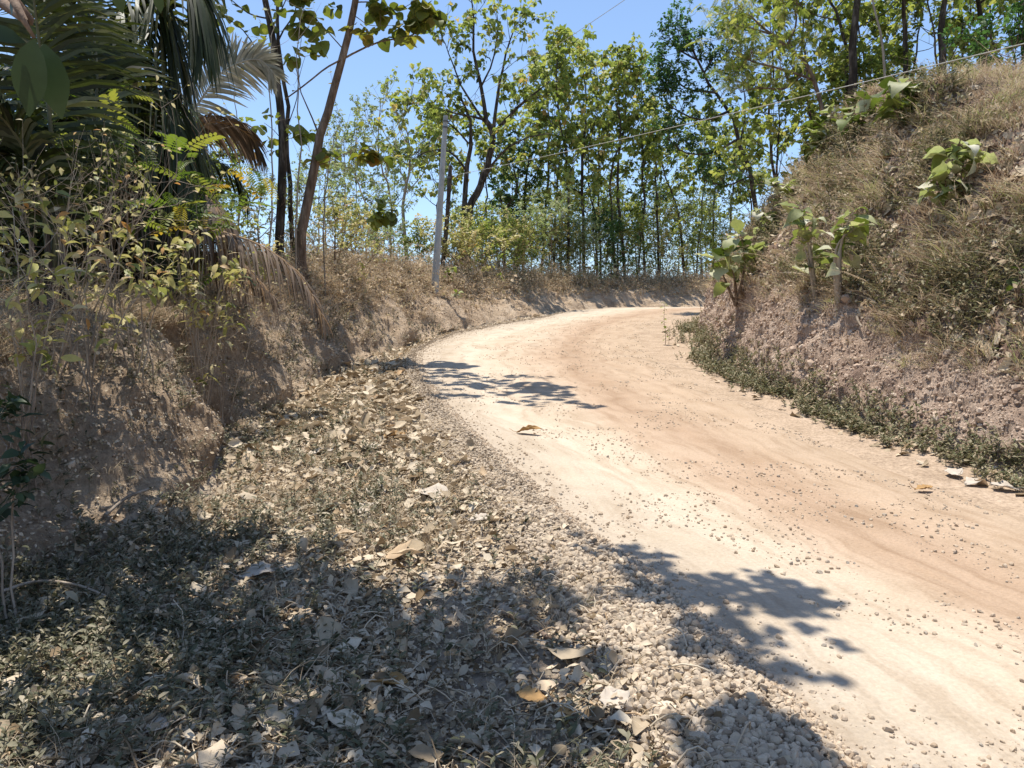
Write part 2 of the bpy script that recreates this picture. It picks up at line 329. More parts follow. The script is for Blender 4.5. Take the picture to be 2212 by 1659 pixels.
M = {}
M['verge'] = soil_mat('dusty verge soil', [(.3, (.22, .175, .13)), (.5, (.36, .30, .23)), (.7, (.5, .42, .33))], 2.4)
M['bankL'] = soil_mat('ochre cut bank soil', [(.3, (.27, .195, .13)), (.48, (.46, .355, .25)), (.68, (.60, .49, .365))], 1.5, 1.0, .09)
M['bankR'] = soil_mat('pinkish cut bank soil', [(.3, (.26, .18, .145)), (.47, (.50, .375, .285)), (.68, (.64, .515, .41))], 1.7, 1.0, .09)
M['top'] = soil_mat('dry humus soil', [(.3, (.10, .075, .05)), (.5, (.2, .15, .1)), (.7, (.3, .24, .17))], 1.2)
def road_mat():
    m, nt, out = new_mat('crushed coral road surface'); L = nt.links
    ac = nt.nodes.new('ShaderNodeAttribute'); ac.attribute_name = 'across'
    al = nt.nodes.new('ShaderNodeAttribute'); al.attribute_name = 'along'
    geo = nt.nodes.new('ShaderNodeNewGeometry')
    cmb = nt.nodes.new('ShaderNodeCombineXYZ'); L.new(ac.outputs['Fac'], cmb.inputs[0])
    ms = nt.nodes.new('ShaderNodeMath'); ms.operation = 'MULTIPLY'; ms.inputs[1].default_value = .028; L.new(al.outputs['Fac'], ms.inputs[0]); L.new(ms.outputs[0], cmb.inputs[1])
    n1 = noise_n(nt, 4.5, 6, .55, cmb.outputs[0], .3)
    n0 = noise_n(nt, .5, 4, .6, geo.outputs['Position'])
    # wobble the band position
    w = nt.nodes.new('ShaderNodeMath'); w.operation = 'MULTIPLY_ADD'; L.new(n0.outputs['Fac'], w.inputs[0]); w.inputs[1].default_value = .24; L.new(ac.outputs['Fac'], w.inputs[2])
    w2 = nt.nodes.new('ShaderNodeMath'); w2.operation = 'MULTIPLY_ADD'; L.new(n1.outputs['Fac'], w2.inputs[0]); w2.inputs[1].default_value = .35; L.new(w.outputs[0], w2.inputs[2])
    cream, tan, pale = (.78, .66, .54), (.56, .40, .27), (.70, .56, .43)
    r = ramp(nt, [(.27, (.42, .35, .27)), (.42, (.52, .44, .345)), (.54, (.48, .39, .295)), (.66, (.43, .32, .23)), (.75, (.365, .26, .18)), (.88, (.42, .315, .225)), (1.0, (.40, .305, .22))])
    sc = nt.nodes.new('ShaderNodeMath'); sc.operation = 'MULTIPLY'; sc.inputs[1].default_value = .80; L.new(w2.outputs[0], sc.inputs[0]); L.new(sc.outputs[0], r.inputs[0])
    n2 = noise_n(nt, 45, 5, .7, geo.outputs['Position']); r2 = ramp(nt, [(.3, (.86, .85, .84)), (.65, (1.06, 1.06, 1.06))]); L.new(n2.outputs['Fac'], r2.inputs[0])
    n3 = noise_n(nt, 2.2, 5, .6, geo.outputs['Position']); r3 = ramp(nt, [(.32, (.92, .90, .87)), (.6, (1.04, 1.04, 1.04))]); L.new(n3.outputs['Fac'], r3.inputs[0])
    mm = nt.nodes.new('ShaderNodeVectorMath'); mm.operation = 'MULTIPLY'; L.new(r.outputs[0], mm.inputs[0]); L.new(r2.outputs[0], mm.inputs[1])
    m3 = nt.nodes.new('ShaderNodeVectorMath'); m3.operation = 'MULTIPLY'; L.new(mm.outputs[0], m3.inputs[0]); L.new(r3.outputs[0], m3.inputs[1])
    c2 = nt.nodes.new('ShaderNodeCombineXYZ'); L.new(w.outputs[0], c2.inputs[0]); L.new(ms.outputs[0], c2.inputs[1])
    n5 = noise_n(nt, 26, 5, .6, c2.outputs[0], .2); r5 = ramp(nt, [(.36, (.86, .83, .80)), (.5, (1, 1, 1)), (.66, (1.06, 1.05, 1.04))]); L.new(n5.outputs['Fac'], r5.inputs[0])
    m5 = nt.nodes.new('ShaderNodeVectorMath'); m5.operation = 'MULTIPLY'; L.new(m3.outputs[0], m5.inputs[0]); L.new(r5.outputs[0], m5.inputs[1]); m3 = m5
    nb = noise_n(nt, 60, 8, .75, geo.outputs['Position'])
    vo = nt.nodes.new('ShaderNodeTexVoronoi'); vo.inputs['Scale'].default_value = 38; L.new(geo.outputs['Position'], vo.inputs['Vector'])
    ad = nt.nodes.new('ShaderNodeMath'); ad.operation = 'SUBTRACT'; L.new(nb.outputs['Fac'], ad.inputs[0]); L.new(vo.outputs['Distance'], ad.inputs[1])
    bp = nt.nodes.new('ShaderNodeBump'); bp.inputs['Strength'].default_value = .6; bp.inputs['Distance'].default_value = .010
    L.new(ad.outputs[0], bp.inputs['Height'])
    b = nt.nodes.new('ShaderNodeBsdfPrincipled'); b.inputs['Roughness'].default_value = .95; b.inputs['Specular IOR Level'].default_value = .1
    L.new(m3.outputs[0], b.inputs['Base Color']); L.new(bp.outputs[0], b.inputs['Normal']); L.new(b.outputs[0], out.inputs[0]); return m
M['road'] = road_mat()
sheet('plateau', 'L5', 'L2', M['top']); sheet('earth_bank', 'L2', 'L1', M['bankL']); sheet('verge', 'L1', 'L0', M['verge'])
sheet('dirt_road', 'L0', 'R0', M['road']); sheet('verge', 'R0', 'R1', soil_mat('tan road shoulder soil', [(.3, (.30, .225, .16)), (.5, (.40, .31, .225)), (.7, (.46, .36, .27))], 2.0, .5, .02)); sheet('earth_bank', 'R1', 'R2', M['bankR'])
sheet('hillside', 'R2', 'R3', soil_mat('dry hillside soil', [(.3, (.2, .13, .1)), (.5, (.36, .26, .2)), (.68, (.5, .39, .3))], 1.7, 1.0, .08)); sheet('plateau', 'R3', 'R6', M['top'])
mb = MB(); s = 3000.0
mb.add([(-s, -s, -14), (s, -s, -14), (s, s, -14), (-s, s, -14)], [(0, 1, 2, 3)]); tag(mb.build('ground', M['top']), kind='structure')

area = None
def sampler(a, b, n, wfn=None, xr=(-.9, .9), ymin=1.5, ymax=60, seed=0):
    """random points on the terrain between two columns, in and just round the view"""
    r = np.random.default_rng(seed+100)
    c0 = CI[a] if isinstance(a, str) else a; c1 = CI[b] if isinstance(b, str) else b
    A, B, C_, D_ = G[:-1, c0:c1], G[:-1, c0+1:c1+1], G[1:, c0+1:c1+1], G[1:, c0:c1]
    ar = np.linalg.norm(np.cross(B-A, D_-A), axis=-1); ctr = (A+C_)/2
    x, y = ctr[..., 0], ctr[..., 1]
    ok = (y > ymin) & (y < ymax) & (x > xr[0]*np.maximum(y, 0)-1.0) & (x < xr[1]*np.maximum(y, 0)+1.0)
    uu = np.broadcast_to(((np.arange(c0, c1)+.5-c0)/(c1-c0))[None], y.shape)
    w = ar*ok*(wfn(ctr, uu) if wfn else 1.0)
    w = w.ravel(); cdf = np.cumsum(w); k = np.searchsorted(cdf, r.uniform(0, cdf[-1], n)); k = np.minimum(k, len(w)-1)
    i, j = np.unravel_index(k, y.shape); f, g = r.uniform(size=(2, n, 1))
    p = (A[i, j]*(1-f)+B[i, j]*f)*(1-g)+(D_[i, j]*(1-f)+C_[i, j]*f)*g
    N = Nn[i, j+c0]; N = N*np.sign(N[:, 2:3]+1e-6)
    return p, N, uu[i, j]
near = lambda c, k=6.0: 1/(1+(np.linalg.norm(c-np.array(CAM), axis=-1)/k)**2)
# ================================================================ GROUND STUFF
def ico(sub, seed, j=.28):
    t = (1+5**.5)/2
    v = [(-1, t, 0), (1, t, 0), (-1, -t, 0), (1, -t, 0), (0, -1, t), (0, 1, t), (0, -1, -t), (0, 1, -t), (t, 0, -1), (t, 0, 1), (-t, 0, -1), (-t, 0, 1)]
    f = [(0, 11, 5), (0, 5, 1), (0, 1, 7), (0, 7, 10), (0, 10, 11), (1, 5, 9), (5, 11, 4), (11, 10, 2), (10, 7, 6), (7, 1, 8), (3, 9, 4), (3, 4, 2), (3, 2, 6), (3, 6, 8), (3, 8, 9), (4, 9, 5), (2, 4, 11), (6, 2, 10), (8, 6, 7), (9, 8, 1)]
    v = [np.array(a, float)/np.linalg.norm(a) for a in v]
    for _ in range(sub):
        nf = []; cache = {}
        def mid(a, b):
            k = (min(a, b), max(a, b))
            if k not in cache: m = v[a]+v[b]; v.append(m/np.linalg.norm(m)); cache[k] = len(v)-1
            return cache[k]
        for a, b, c in f:
            x, y, z = mid(a, b), mid(b, c), mid(c, a); nf += [(a, x, z), (b, y, x), (c, z, y), (x, y, z)]
        f = nf
    v = np.array(v); r = np.random.default_rng(seed)
    # chip the ball with random planes so it reads as crushed stone
    for _ in range(7):
        d = unit(r.normal(size=3)); h = r.uniform(.55, .85); e = v@d-h; v = v-np.maximum(e, 0)[:, None]*d
    v = v*r.uniform(.75, 1.15, 3)*np.array([.5, .5, .5]); v += r.normal(0, j*.06, v.shape)
    return v, np.zeros((0, 4), int), np.array(f)
STONE_HI = [ico(1, i) for i in range(7)]; STONE_LO = [ico(0, i+20) for i in range(5)]
M['stone'] = leaf_mat('pale limestone chips', [(.20, .15, .105), (.40, .315, .225), (.48, .385, .28), (.53, .435, .325), (.34, .275, .205), (.46, .37, .27)], 0, .9, spec=.15)
def rand_dirs(n, r): return unit(r.normal(size=(n, 3)))
def stones(mb, p, N, size, r, hi, sink=.15):
    T = STONE_HI if hi else STONE_LO; k = r.integers(0, len(T), len(p)); X = rand_dirs(len(p), r); Z = rand_dirs(len(p), r)
    q = p+N*(size*(.5-sink))[:, None]
    sc = size[:, None]*r.uniform(.7, 1.25, (len(p), 3))
    for i in range(len(T)):
        m = k == i; inst(mb, T[i], q[m], X[m], Z[m], sc[m], r.uniform(0, 1, m.sum()))
r = np.random.default_rng(3)
# berm of loose crushed stone along the road's near edge
gm = MB(); W0 = lambda lo, hi, s: (lambda c, u: np.exp(-(((u-lo)/s)**2))*near(c, 4.5)*(u < hi))
def berm_w(c, u):
    y = c[..., 1]; wd = np.interp(y, [2, 5, 10, 16, 30, 60], [.16, .16, .17, .10, .05, .03])
    return np.clip((u-(1-wd*1.15))/(wd*.55), 0, 1)**1.3*near(c, 5)
p, N, u_ = sampler('L1', 'L0', 33000, berm_w, ymax=32, seed=1)
d = np.linalg.norm(p-np.array(CAM), axis=1)
# large chips crown the berm; fine chips towards the road
sz = r.lognormal(math.log(.0235), .42, len(p))*np.interp(u_, [.8, .93, 1], [.8, 1.15, .7])*np.interp(d, [3, 12, 30], [1, 1.15, 1.6]); sz = np.minimum(sz, .048); lift = r.uniform(0, .022, len(p))
p = p+N*lift[:, None]
hi = d < 6.0; stones(gm, p[hi], N[hi], sz[hi], r, True); stones(gm, p[~hi], N[~hi], sz[~hi], r, False)
tag(gm.build('gravel_berm', M['stone'], smooth=False), kind='stuff', label='long berm of loose cream crushed stone beside the road', cat='gravel')
rm = MB()
def edge_w(c, u): return (np.exp(-(u/.03)**2)*2.5+.2+.5*np.exp(-((1-u)/.05)**2))*near(c, 5)
p, N, u_ = sampler('L0', 'R0', 22000, edge_w, ymax=30, seed=2)
d = np.linalg.norm(p-np.array(CAM), axis=1)
sz = r.lognormal(math.log(.0115), .6, len(p))*np.interp(d, [3, 14, 30], [1, 1.3, 2.0]); e = np.exp(-(u_/.03)**2); sz *= 1+.6*e
cl = fbm(np.c_[p[:, :2]*1.7, np.zeros(len(p))], 3, 77) > -.02; keep = cl | (u_ < .12); p, N, sz, d = p[keep], N[keep], np.minimum(sz, .034)[keep], d[keep]
hi = (d < 7) & (sz > .011); stones(rm, p[hi], N[hi], sz[hi], r, True, .42); stones(rm, p[~hi], N[~hi], sz[~hi], r, False, .42)
M['rstone'] = leaf_mat('dusty road stones', [(.34, .25, .17), (.45, .355, .255), (.50, .40, .295), (.46, .36, .26), (.33, .29, .24)], 0, .9, spec=.1)
tag(rm.build('road_gravel', M['rstone'], smooth=False), kind='stuff', label='loose stone chips scattered over the packed road surface', cat='gravel')

# clods and crumbs on the cut banks
M['clodR'] = leaf_mat('pinkish soil clods', [(.32, .225, .165), (.42, .315, .24), (.52, .405, .31), (.56, .45, .35)], 0, .95, spec=.05)
M['clodL'] = leaf_mat('ochre soil clods', [(.24, .18, .13), (.38, .30, .22), (.50, .40, .30), (.55, .45, .34)], 0, .95, spec=.05)
def clods(name, a, b, n, mat, lab, seed, s0=.03):
    m = MB(); rr = np.random.default_rng(seed); p, N, u_ = sampler(a, b, n, lambda c, u: near(c, 9), ymax=34, seed=seed)
    d = np.linalg.norm(p-np.array(CAM), axis=1); sz = rr.lognormal(math.log(s0), .5, n)*np.interp(d, [4, 20], [.9, 1.9]); sz = np.minimum(sz, .16)
    stones(m, p, N, sz, rr, False, .3); tag(m.build(name, mat, smooth=False), kind='stuff', label=lab, cat='soil')
clods('soil_clods', 'R1', 'R2', 15000, M['clodR'], 'crumbly pink soil clods on the bare bank foot', 5, .017)
clods('soil_clods', 'R2', 'R3', 6000, M['clodR'], 'crumbly soil clods between grasses on the hillside', 6, .022)
clods('soil_clods', 'L2', 'L1', 8000, M['clodL'], 'crumbly soil clods on the shaded roadside bank', 7, .015)

# leaf litter: dusty broken leaves
def curled(L, seed, roll=1.2, n=7, m=6):
    rr = np.random.default_rng(seed); V = []; prof = np.interp(np.linspace(0, 6, n), range(7), [.05, .5, .85, .95, .8, .5, .05])
    b = rr.uniform(-.7, 1.1); tw = rr.uniform(-.8, .8)
    for i in range(n):
        x = i/(n-1)
        for j in range(m):
            s = (j/(m-1)-.5)*prof[i]*.72*(1+.12*rr.normal()*(j in (0, m-1))); k = roll*(.6+.5*x)
            a = s*k*3.0; y = math.sin(a)/(k*3.0); z = (1-math.cos(a))/(k*3.0)
            z += b*.25*(x-.5)**2*2+.02*rr.normal(); ca, sa = math.cos(tw*(x-.5)), math.sin(tw*(x-.5)); V.append((x, y*ca-z*sa, y*sa+z*ca))
    q = [(i*m+j, (i+1)*m+j, (i+1)*m+j+1, i*m+j+1) for i in range(n-1) for j in range(m-1)]
    return np.array(V)-np.array([.5, 0, 0]), np.array(q), np.zeros((0, 3), int)
CURL = [curled(1, i, rl) for i, rl in enumerate([.5, .9, 1.4, 1.9, .3, .7, 1.1])]
CURLS = [curled(1, i+30, rl, 4, 3) if False else strip_leaf([.1, .5, .6, .1], d, f, 0, .09, i+30) for i, (rl, d, f) in enumerate([(1, .6, .5), (1, -.8, .3), (1, 1.4, -.4), (1, .2, .7), (1, -1.5, .4)])]
DUST = [(.07, .045, .022), (.18, .125, .072), (.36, .28, .185), (.50, .41, .295), (.63, .535, .40), (.42, .27, .14)]
M['litter'] = leaf_mat('dusty dead leaf', DUST, .12, .85, spec=.1)
lm = MB()
def flat_dirs(N, r, tilt=.25):
    X = unit(np.cross(N, unit(r.normal(size=N.shape)))); return X+N*r.normal(0, tilt, (len(N), 1))
def litter_w(c, u):
    y = c[..., 1]; t = np.clip((u-.02)/.06, 0, 1)*np.clip((.965-u)/.08, 0, 1)
    cl = .35+.9*np.clip(vnoise(c*np.array([1.1, 1.1, .1]), 61)+.5, 0, 1.2)
    return t*near(c, 5.5)*cl
def litter(mb, a, b, n, s0, tpls, r, wfn, seed, tilt=.35, ymax=30, lift=.03, sg=.35, grow=1.6):
    p, N, u_ = sampler(a, b, n, wfn, ymax=ymax, seed=seed); d = np.linalg.norm(p-np.array(CAM), axis=1)
    sz = r.lognormal(math.log(s0), sg, n)*np.interp(d, [3, 15, 30], [1, grow, grow*1.5]); X = flat_dirs(N, r, tilt); Z = N*np.sign(r.uniform(-.3, 1, (n, 1)))+r.normal(0, .25, (n, 3))
    k = r.integers(0, len(tpls), n)
    for i, T in enumerate(tpls):
        m = k == i; inst(mb, T, p[m]+N[m]*(r.uniform(.005, lift, m.sum()))[:, None], X[m], Z[m], sz[m], r.beta(2.2, 1.8, m.sum()))
litter(lm, 'L1', 'L0', 64000, .024, CURLS, r, litter_w, 10)
litter(lm, 'L1', 'L0', 8000, .048, CURLS, r, litter_w, 11, lift=.05)
litter(lm, 'L1', 'L0', 480, .105, CURL, r, litter_w, 12, .3, lift=.07, grow=1.15)
litter(lm, 'L1', 'L0', 1000, .14, CURL[1:4]+CURL[6:], r, lambda c, u: np.clip((.9-u)/.1, 0, 1)*np.exp(-((c[..., 1]-12)/4.0)**2), 13, .35, lift=.1, grow=1.0)
litter(lm, 'R0', 'R1', 260, .09, CURL, r, lambda c, u: near(c, 7)*(u > .35), 14, .3, grow=1.0)
litter(lm, 'R2', 'R3', 9000, .055, CURLS, r, lambda c, u: near(c, 10), 18, .5)
litter(lm, 'R2', 'R3', 900, .16, CURL, r, lambda c, u: near(c, 12), 15, .3, grow=1.0)
litter(lm, 'L2', 'L1', 9000, .020, CURLS, r, lambda c, u: near(c, 7)*(.4+np.clip(vnoise(c*2.0, 63), 0, 1)*2), 16, .6)
litter(lm, 'L3', 'L2', 12000, .05, CURLS, r, lambda c, u: near(c, 9)*(u > .3), 17, .5)
tag(lm.build('leaf_litter', M['litter']), kind='stuff', label='dusty dead leaf litter covering the roadside verge', cat='leaf litter')
# dry stalks lying about
sm = MB(); n = 3600; p, N, u_ = sampler('L1', 'L0', n, litter_w, ymax=16, seed=21)
X = flat_dirs(N, r, .22); L_ = r.lognormal(math.log(.11), .55, n); bd = r.normal(0, .12, (n, 3))
path = np.stack([p+N*.02+X*(t-.5)*L_[:, None]+bd*L_[:, None]*(4*t*(1-t))+N*(.03*4*t*(1-t))*1 for t in np.linspace(0, 1, 5)], 1)
tubes(sm, path, np.broadcast_to(r.uniform(.0012, .0042, (n, 1)), (n, 5)), 4, r.beta(2.5, 1.6, n))
tag(sm.build('dry_stalks', M['litter']), kind='stuff', label='dry stalks and twigs lying in the verge litter', cat='twigs')

# small living herbs with dusty leaves
M['herb'] = leaf_mat('dusty herb leaf', [(.035, .04, .02), (.085, .09, .045), (.17, .16, .095), (.31, .275, .19), (.46, .39, .28)], .25, .6)
M['herbR'] = leaf_mat('dusty green herb leaf', [(.06, .065, .028), (.11, .12, .05), (.19, .18, .09), (.32, .27, .17), (.42, .32, .20)], .28, .6)
HL = [strip_leaf([.05, .34, .36, .04], d, .3, 0, .02, i+50) for i, d in enumerate((.4, .9, -.2))]
def herbs(name, a, b, n, wfn, seed, h0, leaf0, mat, lab, nl=9, ymax=24, grow=1.5, cat='herbs'):
    m = MB(); rr = np.random.default_rng(seed); p, N, u_ = sampler(a, b, n, wfn, ymax=ymax, seed=seed); d = np.linalg.norm(p-np.array(CAM), axis=1)
    H = rr.lognormal(math.log(h0), .35, n)*np.interp(d, [3, 20], [1, grow]); up = unit(N*.4+np.array([0, 0, .8])+rr.normal(0, .28, (n, 3))); hz = rr.normal(0, .12, (n, 3)); hz[:, 2] = 0
    path = np.stack([p+up*H[:, None]*t+hz*(t*t)*H[:, None] for t in (0, .5, 1)], 1); tubes(m, path, np.array([[.0022, .0018, .001]])*np.interp(d, [3, 20], [1, 2.5])[:, None], 3, .62)
    for j in range(nl):
        t = .22+.78*(j+.5)/nl if nl > 1 else 1; q = p+up*(H*t)[:, None]+hz*(t*t)*H[:, None]
        az = j*math.pi/2*(1 if j % 2 else 1)+(j//2)*1.3+rr.uniform(0, 1.2, n); X = np.stack([np.cos(az), np.sin(az), rr.uniform(-.1, .8, n)+.3*t], 1)
        s = leaf0*rr.lognormal(0, .3, n)*(1.1-.45*t)*np.interp(d, [3, 20], [1, grow])
        T = HL[j % 3]; inst(m, T, q, X, np.broadcast_to([0, 0, 1.0], X.shape)+rr.normal(0, .25, (n, 3)), s, np.clip(rr.normal(.5, .24, n)+.08*(t-.5), 0, 1))
    return tag(m.build(name, mat), kind='stuff', label=lab, cat=cat)
def herb_w(c, u):
    cl = np.clip(vnoise(c*np.array([.9, .9, .1]), 71)+.45, 0, 1)+.15
    left = np.interp(u, [0, .05, .4, .7, .9], [.4, 1.2, 1, .35, 0]); y = c[..., 1]
    return cl*left*near(c, 4.5)*np.interp(y, [2, 5, 7, 14], [1.2, 1, .35, .15])
herbs('weed_cover', 'L1', 'L0', 4600, herb_w, 30, .10, .040, M['herb'], 'small dusty green weeds growing through the leaf litter', 9)
herbs('weed_cover', 'R0', 'R1', 1700, lambda c, u: np.exp(-((u-.84)/.2)**2)*near(c, 9)*np.clip(vnoise(c*1.1, 93)+.35, .05, 1)*(u > .18+.25*vnoise(c*1.6, 94)), 31, .10, .042, M['herbR'], 'low green weed strip between the road and the pink bank', 10, ymax=32, grow=1.7)
herbs('weed_cover', 'R1', 'R2', 900, lambda c, u: np.exp(-(u/.2)**2)*near(c, 9), 32, .14, .05, M['herbR'], 'scattered green weeds on the foot of the pink bank', 8, ymax=30)
herbs('weed_cover', 'R2', 'R3', 3000, lambda c, u: near(c, 12)*np.clip(vnoise(c*.9, 91)+.2, 0, 1), 33, .22, .06, M['herbR'], 'green and yellowing weeds among hillside grasses', 8, ymax=34)
herbs('weed_cover', 'L2', 'L1', 1100, lambda c, u: near(c, 8)*np.clip(vnoise(c*1.3, 92)+.2, 0, 1), 34, .09, .04, M['herb'], 'dusty weeds clinging to the ochre roadside bank', 7, ymax=24)
herbs('weed_cover', 'L3', 'L2', 2600, lambda c, u: near(c, 9)*(u > .1)*(u < .65), 35, .28, .07, M['herbR'], 'yellow green weeds on top of the roadside bank', 8, ymax=26)

# dry grasses
GR = [(.20, .13, .085), (.38, .275, .185), (.50, .39, .275), (.62, .51, .375), (.44, .40, .19), (.32, .35, .13)]
M['grassR'] = leaf_mat('dry hillside grass', GR, .3, .7, spec=.2)
M['grassL'] = leaf_mat('dry brown grass', [(.28, .20, .13), (.46, .35, .24), (.60, .48, .34), (.68, .57, .42), (.56, .42, .26), (.42, .39, .22)], .3, .75, spec=.15)
def tufts(name, a, b, n, per, wfn, seed, h0, w0, mat, lab, hang=.6, ymax=36, lean=None, cmean=.42, grow=1.3):
    m = MB(); rr = np.random.default_rng(seed); p, N, u_ = sampler(a, b, n, wfn, ymax=ymax, xr=(-.8, .8), seed=seed)
    H = rr.lognormal(math.log(h0), .35, n); tc = np.clip(rr.normal(cmean, .2, n), 0, 1); k = per
    P_ = np.repeat(p, k, 0)+rr.normal(0, .05, (n*k, 3))*np.array([1, 1, .3]); NN = np.repeat(N, k, 0); d = np.linalg.norm(P_-np.array(CAM), axis=1)
    az = rr.uniform(0, 2*math.pi, n*k); sp = rr.uniform(.1, .9, n*k)[:, None]
    hz = np.stack([np.cos(az), np.sin(az), np.zeros(n*k)], 1); up = unit(np.array([0, 0, 1.0])+NN*.5+hz*sp)
    dn = NN*np.array([1, 1, 0]); bend = hz*rr.uniform(.15, .95, (n*k, 1))+dn*hang*rr.uniform(.2, 1, (n*k, 1))+np.array([0, 0, -1.0])*rr.uniform(0, .9, (n*k, 1))*hang
    L_ = np.repeat(H, k)*rr.uniform(.45, 1.25, n*k); W = w0*np.interp(d, [5, 12, 30], [1, 1.7, 3.2])*rr.uniform(.6, 1.4, n*k)
    blades(m, P_-NN*.01, up, L_, W, bend, np.clip(np.repeat(tc, k)+rr.normal(0, .22, n*k), 0, 1), 3)
    return tag(m.build(name, mat), kind='stuff', label=lab, cat='grass')
hw = lambda c, u: near(c, 14)*(.12+np.clip(vnoise(c*1.3, 81)+.35, 0, 1)*1.6)*np.clip(vnoise(c*4.0, 82)+.6, .1, 1)
tufts('dry_grass', 'R2', 'R3', 2700, 20, hw, 40, .215, .0062, M['grassR'], 'dry tan grass tufts covering the steep hillside', hang=.38)
tufts('green_grass', 'R2', 'R3', 420, 16, hw, 46, .26, .007, M['grassR'], 'yellow green fresh grass tufts among the dry hillside grass', hang=.3, cmean=.93)
tufts('dry_grass', 'R3', 'R4', 1000, 22, lambda c, u: near(c, 16)*(u < .8), 41, .30, .005, M['grassR'], 'taller dry grass along the hillside crest', cmean=.55)
tufts('dry_grass', 'R1', 'R2', 260, 20, lambda c, u: np.clip(u-.6, 0, 1)**2*near(c, 12), 42, .25, .004, M['grassR'], 'sparse grass tufts hanging over the bare pink bank')
tufts('dry_grass', 'L3', 'L2', 3000, 24, lambda c, u: near(c, 13)*np.clip((u-.35)*2, 0, 1), 43, .26, .0045, M['grassL'], 'dry brown grass on top of the roadside bank', ymax=60)
tufts('dry_grass', 'L2', 'L1', 1500, 18, lambda c, u: near(c, 12)*np.exp(-((u)/.38)**2)*np.interp(c[..., 1], [0, 9, 14], [.05, .15, 1.3]), 44, .20, .004, M['grassL'], 'dry grass hanging down the roadside bank face', hang=1.0, ymax=60)
tufts('dry_grass', 'L1', 'L0', 420, 30, lambda c, u: litter_w(c, u)*np.interp(c[..., 1], [3, 5, 8], [.3, 1, 1]), 45, .16, .0022, M['grassL'], 'fine straw grass tufts in the verge litter', hang=.3, cmean=.5, ymax=20)
# tangled dry brush: thin arching stems with small dead leaves
M['twig'] = leaf_mat('dry brown twig', [(.17, .12, .085), (.32, .24, .17), (.46, .37, .28), (.40, .28, .18)], 0, .9, spec=.1)
def brush(name, a, b, n, wfn, seed, h0, lab, leafmat='grassL', ymax=60, nleaf=7, leafs=.035, xr=(-.8, .8)):
    m = MB(); rr = np.random.default_rng(seed); p, N, u_ = sampler(a, b, n, wfn, ymax=ymax, xr=xr, seed=seed); d = np.linalg.norm(p-np.array(CAM), axis=1)
    H = rr.lognormal(math.log(h0), .4, n); az = rr.uniform(0, 6.28, n); hz = np.stack([np.cos(az), np.sin(az), 0*az], 1)
    hz = hz*.7+N*np.array([1, 1, 0])*.8; up = unit(np.array([0, 0, 1.0])+rr.normal(0, .35, (n, 3)))
    ts = np.linspace(0, 1, 6); kn = rr.normal(0, .06, (n, 6, 3)); ar = rr.uniform(.3, 1.3, (n, 1))
    path = np.stack([p+(up*(t-.45*t*t*ar)+hz*(.75*t*t)*ar)*H[:, None]-np.array([0, 0, 1])*(t**3*.35*ar)*H[:, None]+kn[:, i]*H[:, None]*t for i, t in enumerate(ts)], 1)
    tubes(m, path, np.array([[.0045, .004, .0034, .0028, .002, .001]])*np.interp(d, [5, 20, 40], [.6, 1.1, 1.9])[:, None], 3, rr.uniform(.2, 1, n))
    for j in range(nleaf):
        k = rr.integers(1, 5, n); f = rr.uniform(0, 1, (n, 1)); ii = np.arange(n); q = path[ii, k]*(1-f)+path[ii, k+1]*f
        X = unit(rr.normal(size=(n, 3))+np.array([0, 0, -.3])); s = leafs*rr.lognormal(0, .35, n)*np.interp(d, [5, 30], [1, 2.2])
        inst(m, SIMPLE[j % 2], q, X, rand_dirs(n, rr), s, rr.uniform(0, 1, n))
        if j % 3 == 0:   # side twig
            e = q+unit(rr.normal(size=(n, 3))+np.array([0, 0, .2]))*(H*.3)[:, None]; mid_ = (q+e)/2+rr.normal(0, .03, (n, 3))
            tubes(m, np.stack([q, mid_, e], 1), np.array([[.002, .0016, .0008]])*np.interp(d, [5, 20, 40], [.7, 1.3, 2.4])[:, None], 3, rr.uniform(.2, 1, n))
            inst(m, SIMPLE[0], e, X, rand_dirs(n, rr), s, rr.uniform(0, 1, n))
    return tag(m.build(name, M[leafmat]), kind='stuff', label=lab, cat='brush')
bw = lambda y0, y1: (lambda c, u: np.clip((u-.3)*2, 0, 1)*((c[..., 1] > y0) & (c[..., 1] < y1)))
brush('dry_brush', 'L3', 'L2', 2100, bw(13, 34), 60, .8, 'tangled dry brown brush above the bank left of the concrete pole')
brush('dry_brush', 'L3', 'L2', 2800, bw(32, 62), 61, 1.1, 'tangled dry brush lining the far bank top behind the bend')
brush('dry_brush', 'L2', 'L1', 900, lambda c, u: np.exp(-(u/.35)**2)*(c[..., 1] > 14)*(c[..., 1] < 30), 62, .35, 'dry trailing stems draped over the left bank')
brush('dry_brush', 'L2', 'L1', 2000, lambda c, u: np.exp(-(u/.35)**2)*(c[..., 1] > 28), 63, .6, 'dry trailing stems draped over the far bank')
brush('dry_brush', 'R2', 'R3', 1100, lambda c, u: near(c, 14), 64, .4, 'brown wiry stems among the hillside grass', nleaf=4)
M['yg'] = leaf_mat('dusty yellow green leaf', [(.10, .12, .035), (.22, .25, .06), (.38, .38, .10), (.54, .48, .18), (.6, .53, .34), (.5, .26, .08)], .4, .5)
brush('thicket_undergrowth', 'L3', 'L2', 800, lambda c, u: near(c, 8)*np.clip((u-.1)*2, 0, 1)*(u < .6)*(c[..., 1] < 13), 65, .55, 'yellow green undergrowth on the near bank top', 'yg', 13, 9, .06, (-1.0, .8))
brush('dry_twigs', 'L3', 'L2', 1300, lambda c, u: near(c, 7)*np.clip((u-.2)*2, 0, 1)*(u < .7)*(c[..., 1] < 12), 66, .6, 'pale leafless twigs tangled over the near bank top', 'grassL', 13, 2, .03, (-1.0, .8))
